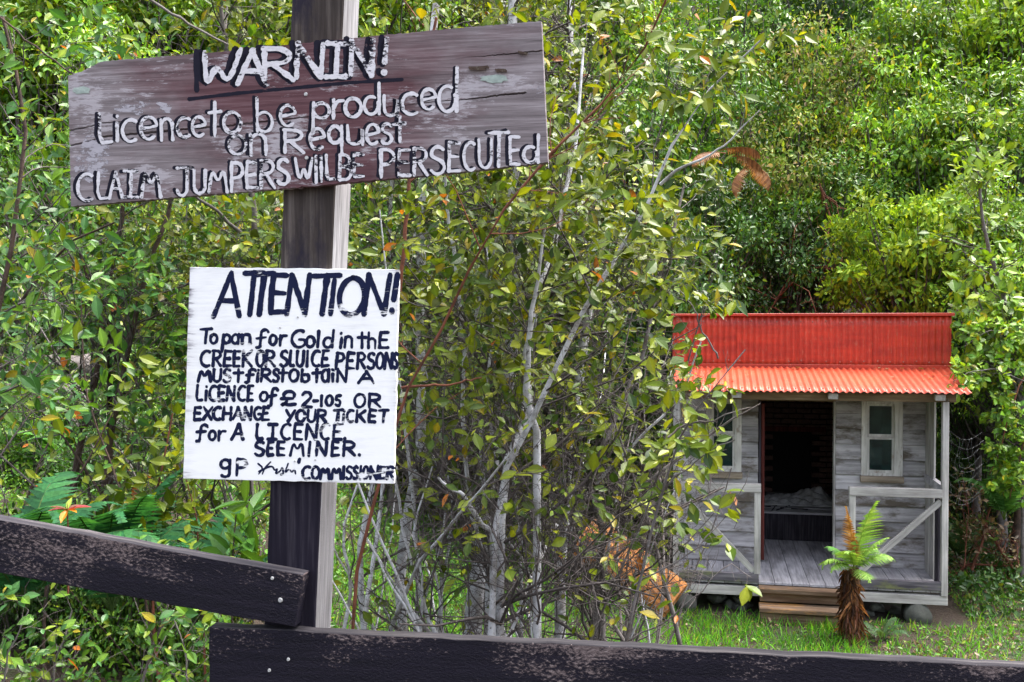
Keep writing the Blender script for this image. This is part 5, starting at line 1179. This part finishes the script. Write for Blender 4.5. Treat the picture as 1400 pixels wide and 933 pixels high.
# far forest mass and undergrowth on the hill
rf = np.random.default_rng(77)
def scatter(name, label, n_, x0, x1, y0, y1, hmin, hmax, pal, size, kind='mid', mat=LEAF, cond=None, clump=2.2):
    x = rf.uniform(x0, x1, n_); y = rf.uniform(y0, y1, n_)
    if cond is not None: k = cond(x, y); x, y = x[k], y[k]
    z = terrain(x, y); ph = .5+.5*np.sin(x*clump+1.7*np.sin(y*clump*.7))*np.cos(y*clump*.9+np.sin(x*1.3)); h = hmin+(hmax-hmin)*ph*rf.random(len(x))**.4
    P = np.stack([x, y, z+h], -1); D = nrm(rf.normal(size=P.shape)+np.array([0, -.2, -.1])); NN = rf.normal(size=P.shape)*.5+np.array([0, -.7, .6]); _, cols = palette(rf, PAL[pal], len(P), .22)
    return tag(link(name, leafmesh(name, P, D, NN, size*(.6+.8*rf.random(len(P))), cols, kind, mat)), label, kind='stuff')
infr = lambda x, y: (np.abs(x) < .62*y+1.5)
scatter('forest_undergrowth', 'dense green undergrowth covering the hillside behind the hut', 120000, -22, 22, 17.3, 34, 0, 1.3, 'mid', .13, cond=lambda x, y: infr(x, y))
scatter('distant_forest', 'far bush at the top of the hillside reading as one green mass', 90000, -34, 34, 28, 50, 0, 4.5, 'bright', .26, kind='kite', cond=infr, clump=.9)
inhut = lambda x, y: ((x-HL[0])*math.cos(HT)-(y-HL[1])*math.sin(HT) > -.25) & ((x-HL[0])*math.cos(HT)-(y-HL[1])*math.sin(HT) < HWID+.3) & ((x-HL[0])*math.sin(HT)+(y-HL[1])*math.cos(HT) > -.1) & ((x-HL[0])*math.sin(HT)+(y-HL[1])*math.cos(HT) < PD+DEP+.3)
scatter('ground_cover', 'low green ground cover on the left bank and slope', 42000, -9, -.6, 4.5, 17, 0, .38, 'mid', .06, cond=lambda x, y: infr(x, y))
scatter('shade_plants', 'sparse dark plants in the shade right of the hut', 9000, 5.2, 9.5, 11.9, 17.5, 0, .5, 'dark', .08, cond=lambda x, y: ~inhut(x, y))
scatter('leaf_litter', 'fallen brown leaves on the ground around the hut', 14000, -3, 9, 9.5, 17, 0, .05, 'dry', .055, cond=lambda x, y: ~inhut(x, y) & (rf.random(len(x)) < np.where(x > 3.9, 1., .25)))
scatter('weeds', 'small round leaved weeds among the grass', 16000, -3, 9, 9.6, 15, 0, .09, 'mid', .045, cond=lambda x, y: ~inhut(x, y) & (rf.random(len(x)) < np.where(x > 3.9, 1., .3)))
# lawn grass
n_ = 130000; x = rf.uniform(-5, 9, n_); y = rf.uniform(9.6, 18.5, n_)
k = ~inhut(x, y) & (np.abs(x-.2) < .56*y) & (rf.random(n_) < np.where((x > 3.9), .3, 1)*np.where(np.sin(x*5.3+y*2.)*np.cos(y*4.7+x) > .2, .35, 1)*np.where((x > 5.6) & (y > 13), 0.06, 1)*np.where((x < -2) , .5, 1)*np.where(y > 14.5, .55, 1)*np.where(np.sin(x*3.1+y)*np.cos(y*2.3-x) > .55, .45, 1)); x, y = x[k], y[k]
P = np.stack([x, y, terrain(x, y)-.01], -1); D = nrm(rf.normal(size=P.shape)*.38+np.array([0, 0, 1.])); NN = rf.normal(size=P.shape)+np.array([0, -.6, 0])
pal = [(4, .1, .32, .03), (3, .16, .4, .04), (2, .07, .22, .03), (1, .26, .36, .06)]; _, cols = palette(rf, pal, len(P), .2)
tag(link('grass', leafmesh('grass', P, D, NN, .13*(.45+rf.random(len(P))), cols, 'blade', GRASS, .75)), 'short bright green grass of the lawn in front of the hut', kind='stuff')

# ------------------------------------------------------------------ logs on the left bank
for k, (a, c, r_, lab) in enumerate(((( -80, 508, 11.5), (128, 498, 12.3), .17, 'long grey log lying highest on the left bank'), ((-80, 545, 11.2), (122, 540, 11.9), .16, 'grey log lying below the highest one on the left bank'), ((-20, 572, 10.9), (95, 560, 11.4), .10, 'thin dark log lying lowest on the left bank'))):
    A, B_ = U(*a), U(*c); P = np.linspace(A, B_, 12)+rh.normal(size=(12, 3))*.015; root = A.copy()
    V, F = tubes((P-root)[None], (np.linspace(r_, r_*.8, 12)*(1+rh.normal(size=12)*.05))[None], 12)
    bm = bmesh.new(); vs = [bm.verts.new(v) for v in V]
    for f in F: bm.faces.new([vs[i_] for i_ in f])
    bm.faces.new(vs[:12][::-1]); bm.faces.new(vs[-12:])
    tag(link('log', bmdone(bm, 'log', BARK_G if k < 2 else BARK_D, True), None, root), lab, 'log')
# ------------------------------------------------------------------ dead fern fronds hanging in the saplings, leaves on the awning, sprig on the rail, web
df = empty('dead_fern', U(1008, 206, 4.68), 'dried orange brown fern fronds hanging at the right edge of the saplings', 'fern')
for k in range(6):
    o = link('dead_frond', frond_me('dead_frond', .3, 1.5, .055, FP['dead'], rt, npin=26, droop=1.8), df, (0.03*k-.08, .01*k, -.012*k)); o.rotation_euler = (rt.normal()*.5, .15+.16*k, rad((-20, -160, -50, 15, -35, -140)[k]+rt.normal()*10))
lm = [leaf_variant('full', 'hazel', 0, LEAF, 1.), leaf_variant('full', 'dry', 0, LEAF, 1.), leaf_variant('full', 'dry', 3, LEAF, 1.)]
for k in range(34):
    u = rh.uniform(.1, 3.4); t = rh.random()**.5 if k % 3 else .95; v = -.18+t*1.15; w = 2.325+(v+.2)/1.205*.235+.02
    o = link('fallen_leaf', lm[k % 3]); o.location = hw(u, v, w); s = rh.uniform(.035, .07); o.scale = (s, s, s); o.rotation_euler = (rh.uniform(-.1, .3), rh.uniform(-.2, .2), rh.uniform(0, 6.28))
    tag(o, 'small fallen leaf lying on the red corrugated awning', 'leaf', 'fallen leaves on the awning')
sp = U(92, 702, 3.1)
spr = empty('sprig', sp, 'small sprig of red and orange leaves standing just behind the sloping rail', 'plant')
V, F = tubes(np.array([[[0, 0, -.25], [.005, 0, -.1], [0, 0, .0], [0, 0, .03]]]), np.array([[.003, .003, .002, .001]]), 5); link('stem', npmesh('stem', V, F, BARK_R), spr)
PAL['sprig'] = [(1, .3, .05, .06), (1, .6, .22, .02), (1, .14, .06, .03), (1, .3, .42, .06)]
for k, (ax, az, i_, s) in enumerate(((-170, 5, 0, .055), (8, 12, 0, .07), (-95, -35, 1, .05), (80, 60, 3, .04), (-30, 0, 1, .045), (200, 20, 2, .05), (60, 15, 2, .05))):
    o = link('leaf', leaf_variant('full', 'sprig', i_, LEAF, .8), spr, (0, 0, .012)); s *= 1.; o.scale = (s, s, s); o.rotation_euler = (rad(az), 0, rad(ax-90))
WEB = plain('spider_silk', (.45, .47, .48), .4, 0, .05, 5, 0)
wc = hw(HWID+.02, -.03, 1.9); web = []
for k in range(9):
    e = np.array([.42+.03*math.sin(k*2.), .1, -.05-.09*k]); a0 = np.array([0, 0, -.02-.1*k]); web.append(np.array([a0*(1-t)+e*t+np.array([0, 0, -.16*math.sin(t*math.pi)*(.6+.1*(k % 4))]) for t in np.linspace(0, 1, 9)]))
for k in range(5):
    t = .12+.18*k; web.append(np.array([web[0][int(t*8)]*(1-q_)+web[8][int(t*8)]*q_+np.array([.03*math.sin(q_*9+k), 0, 0]) for q_ in np.linspace(0, 1, 9)]))
V, F = tubes(np.array(web), np.full((len(web), 9), .0004), 3)
tag(link('spider_web', npmesh('spider_web', V, F, WEB), None, wc), 'spider web in the dark gap right of the hut corner', 'spider web')
print('objects', len(bpy.data.objects), 'tris', sum(len(m_.polygons) for m_ in bpy.data.meshes))
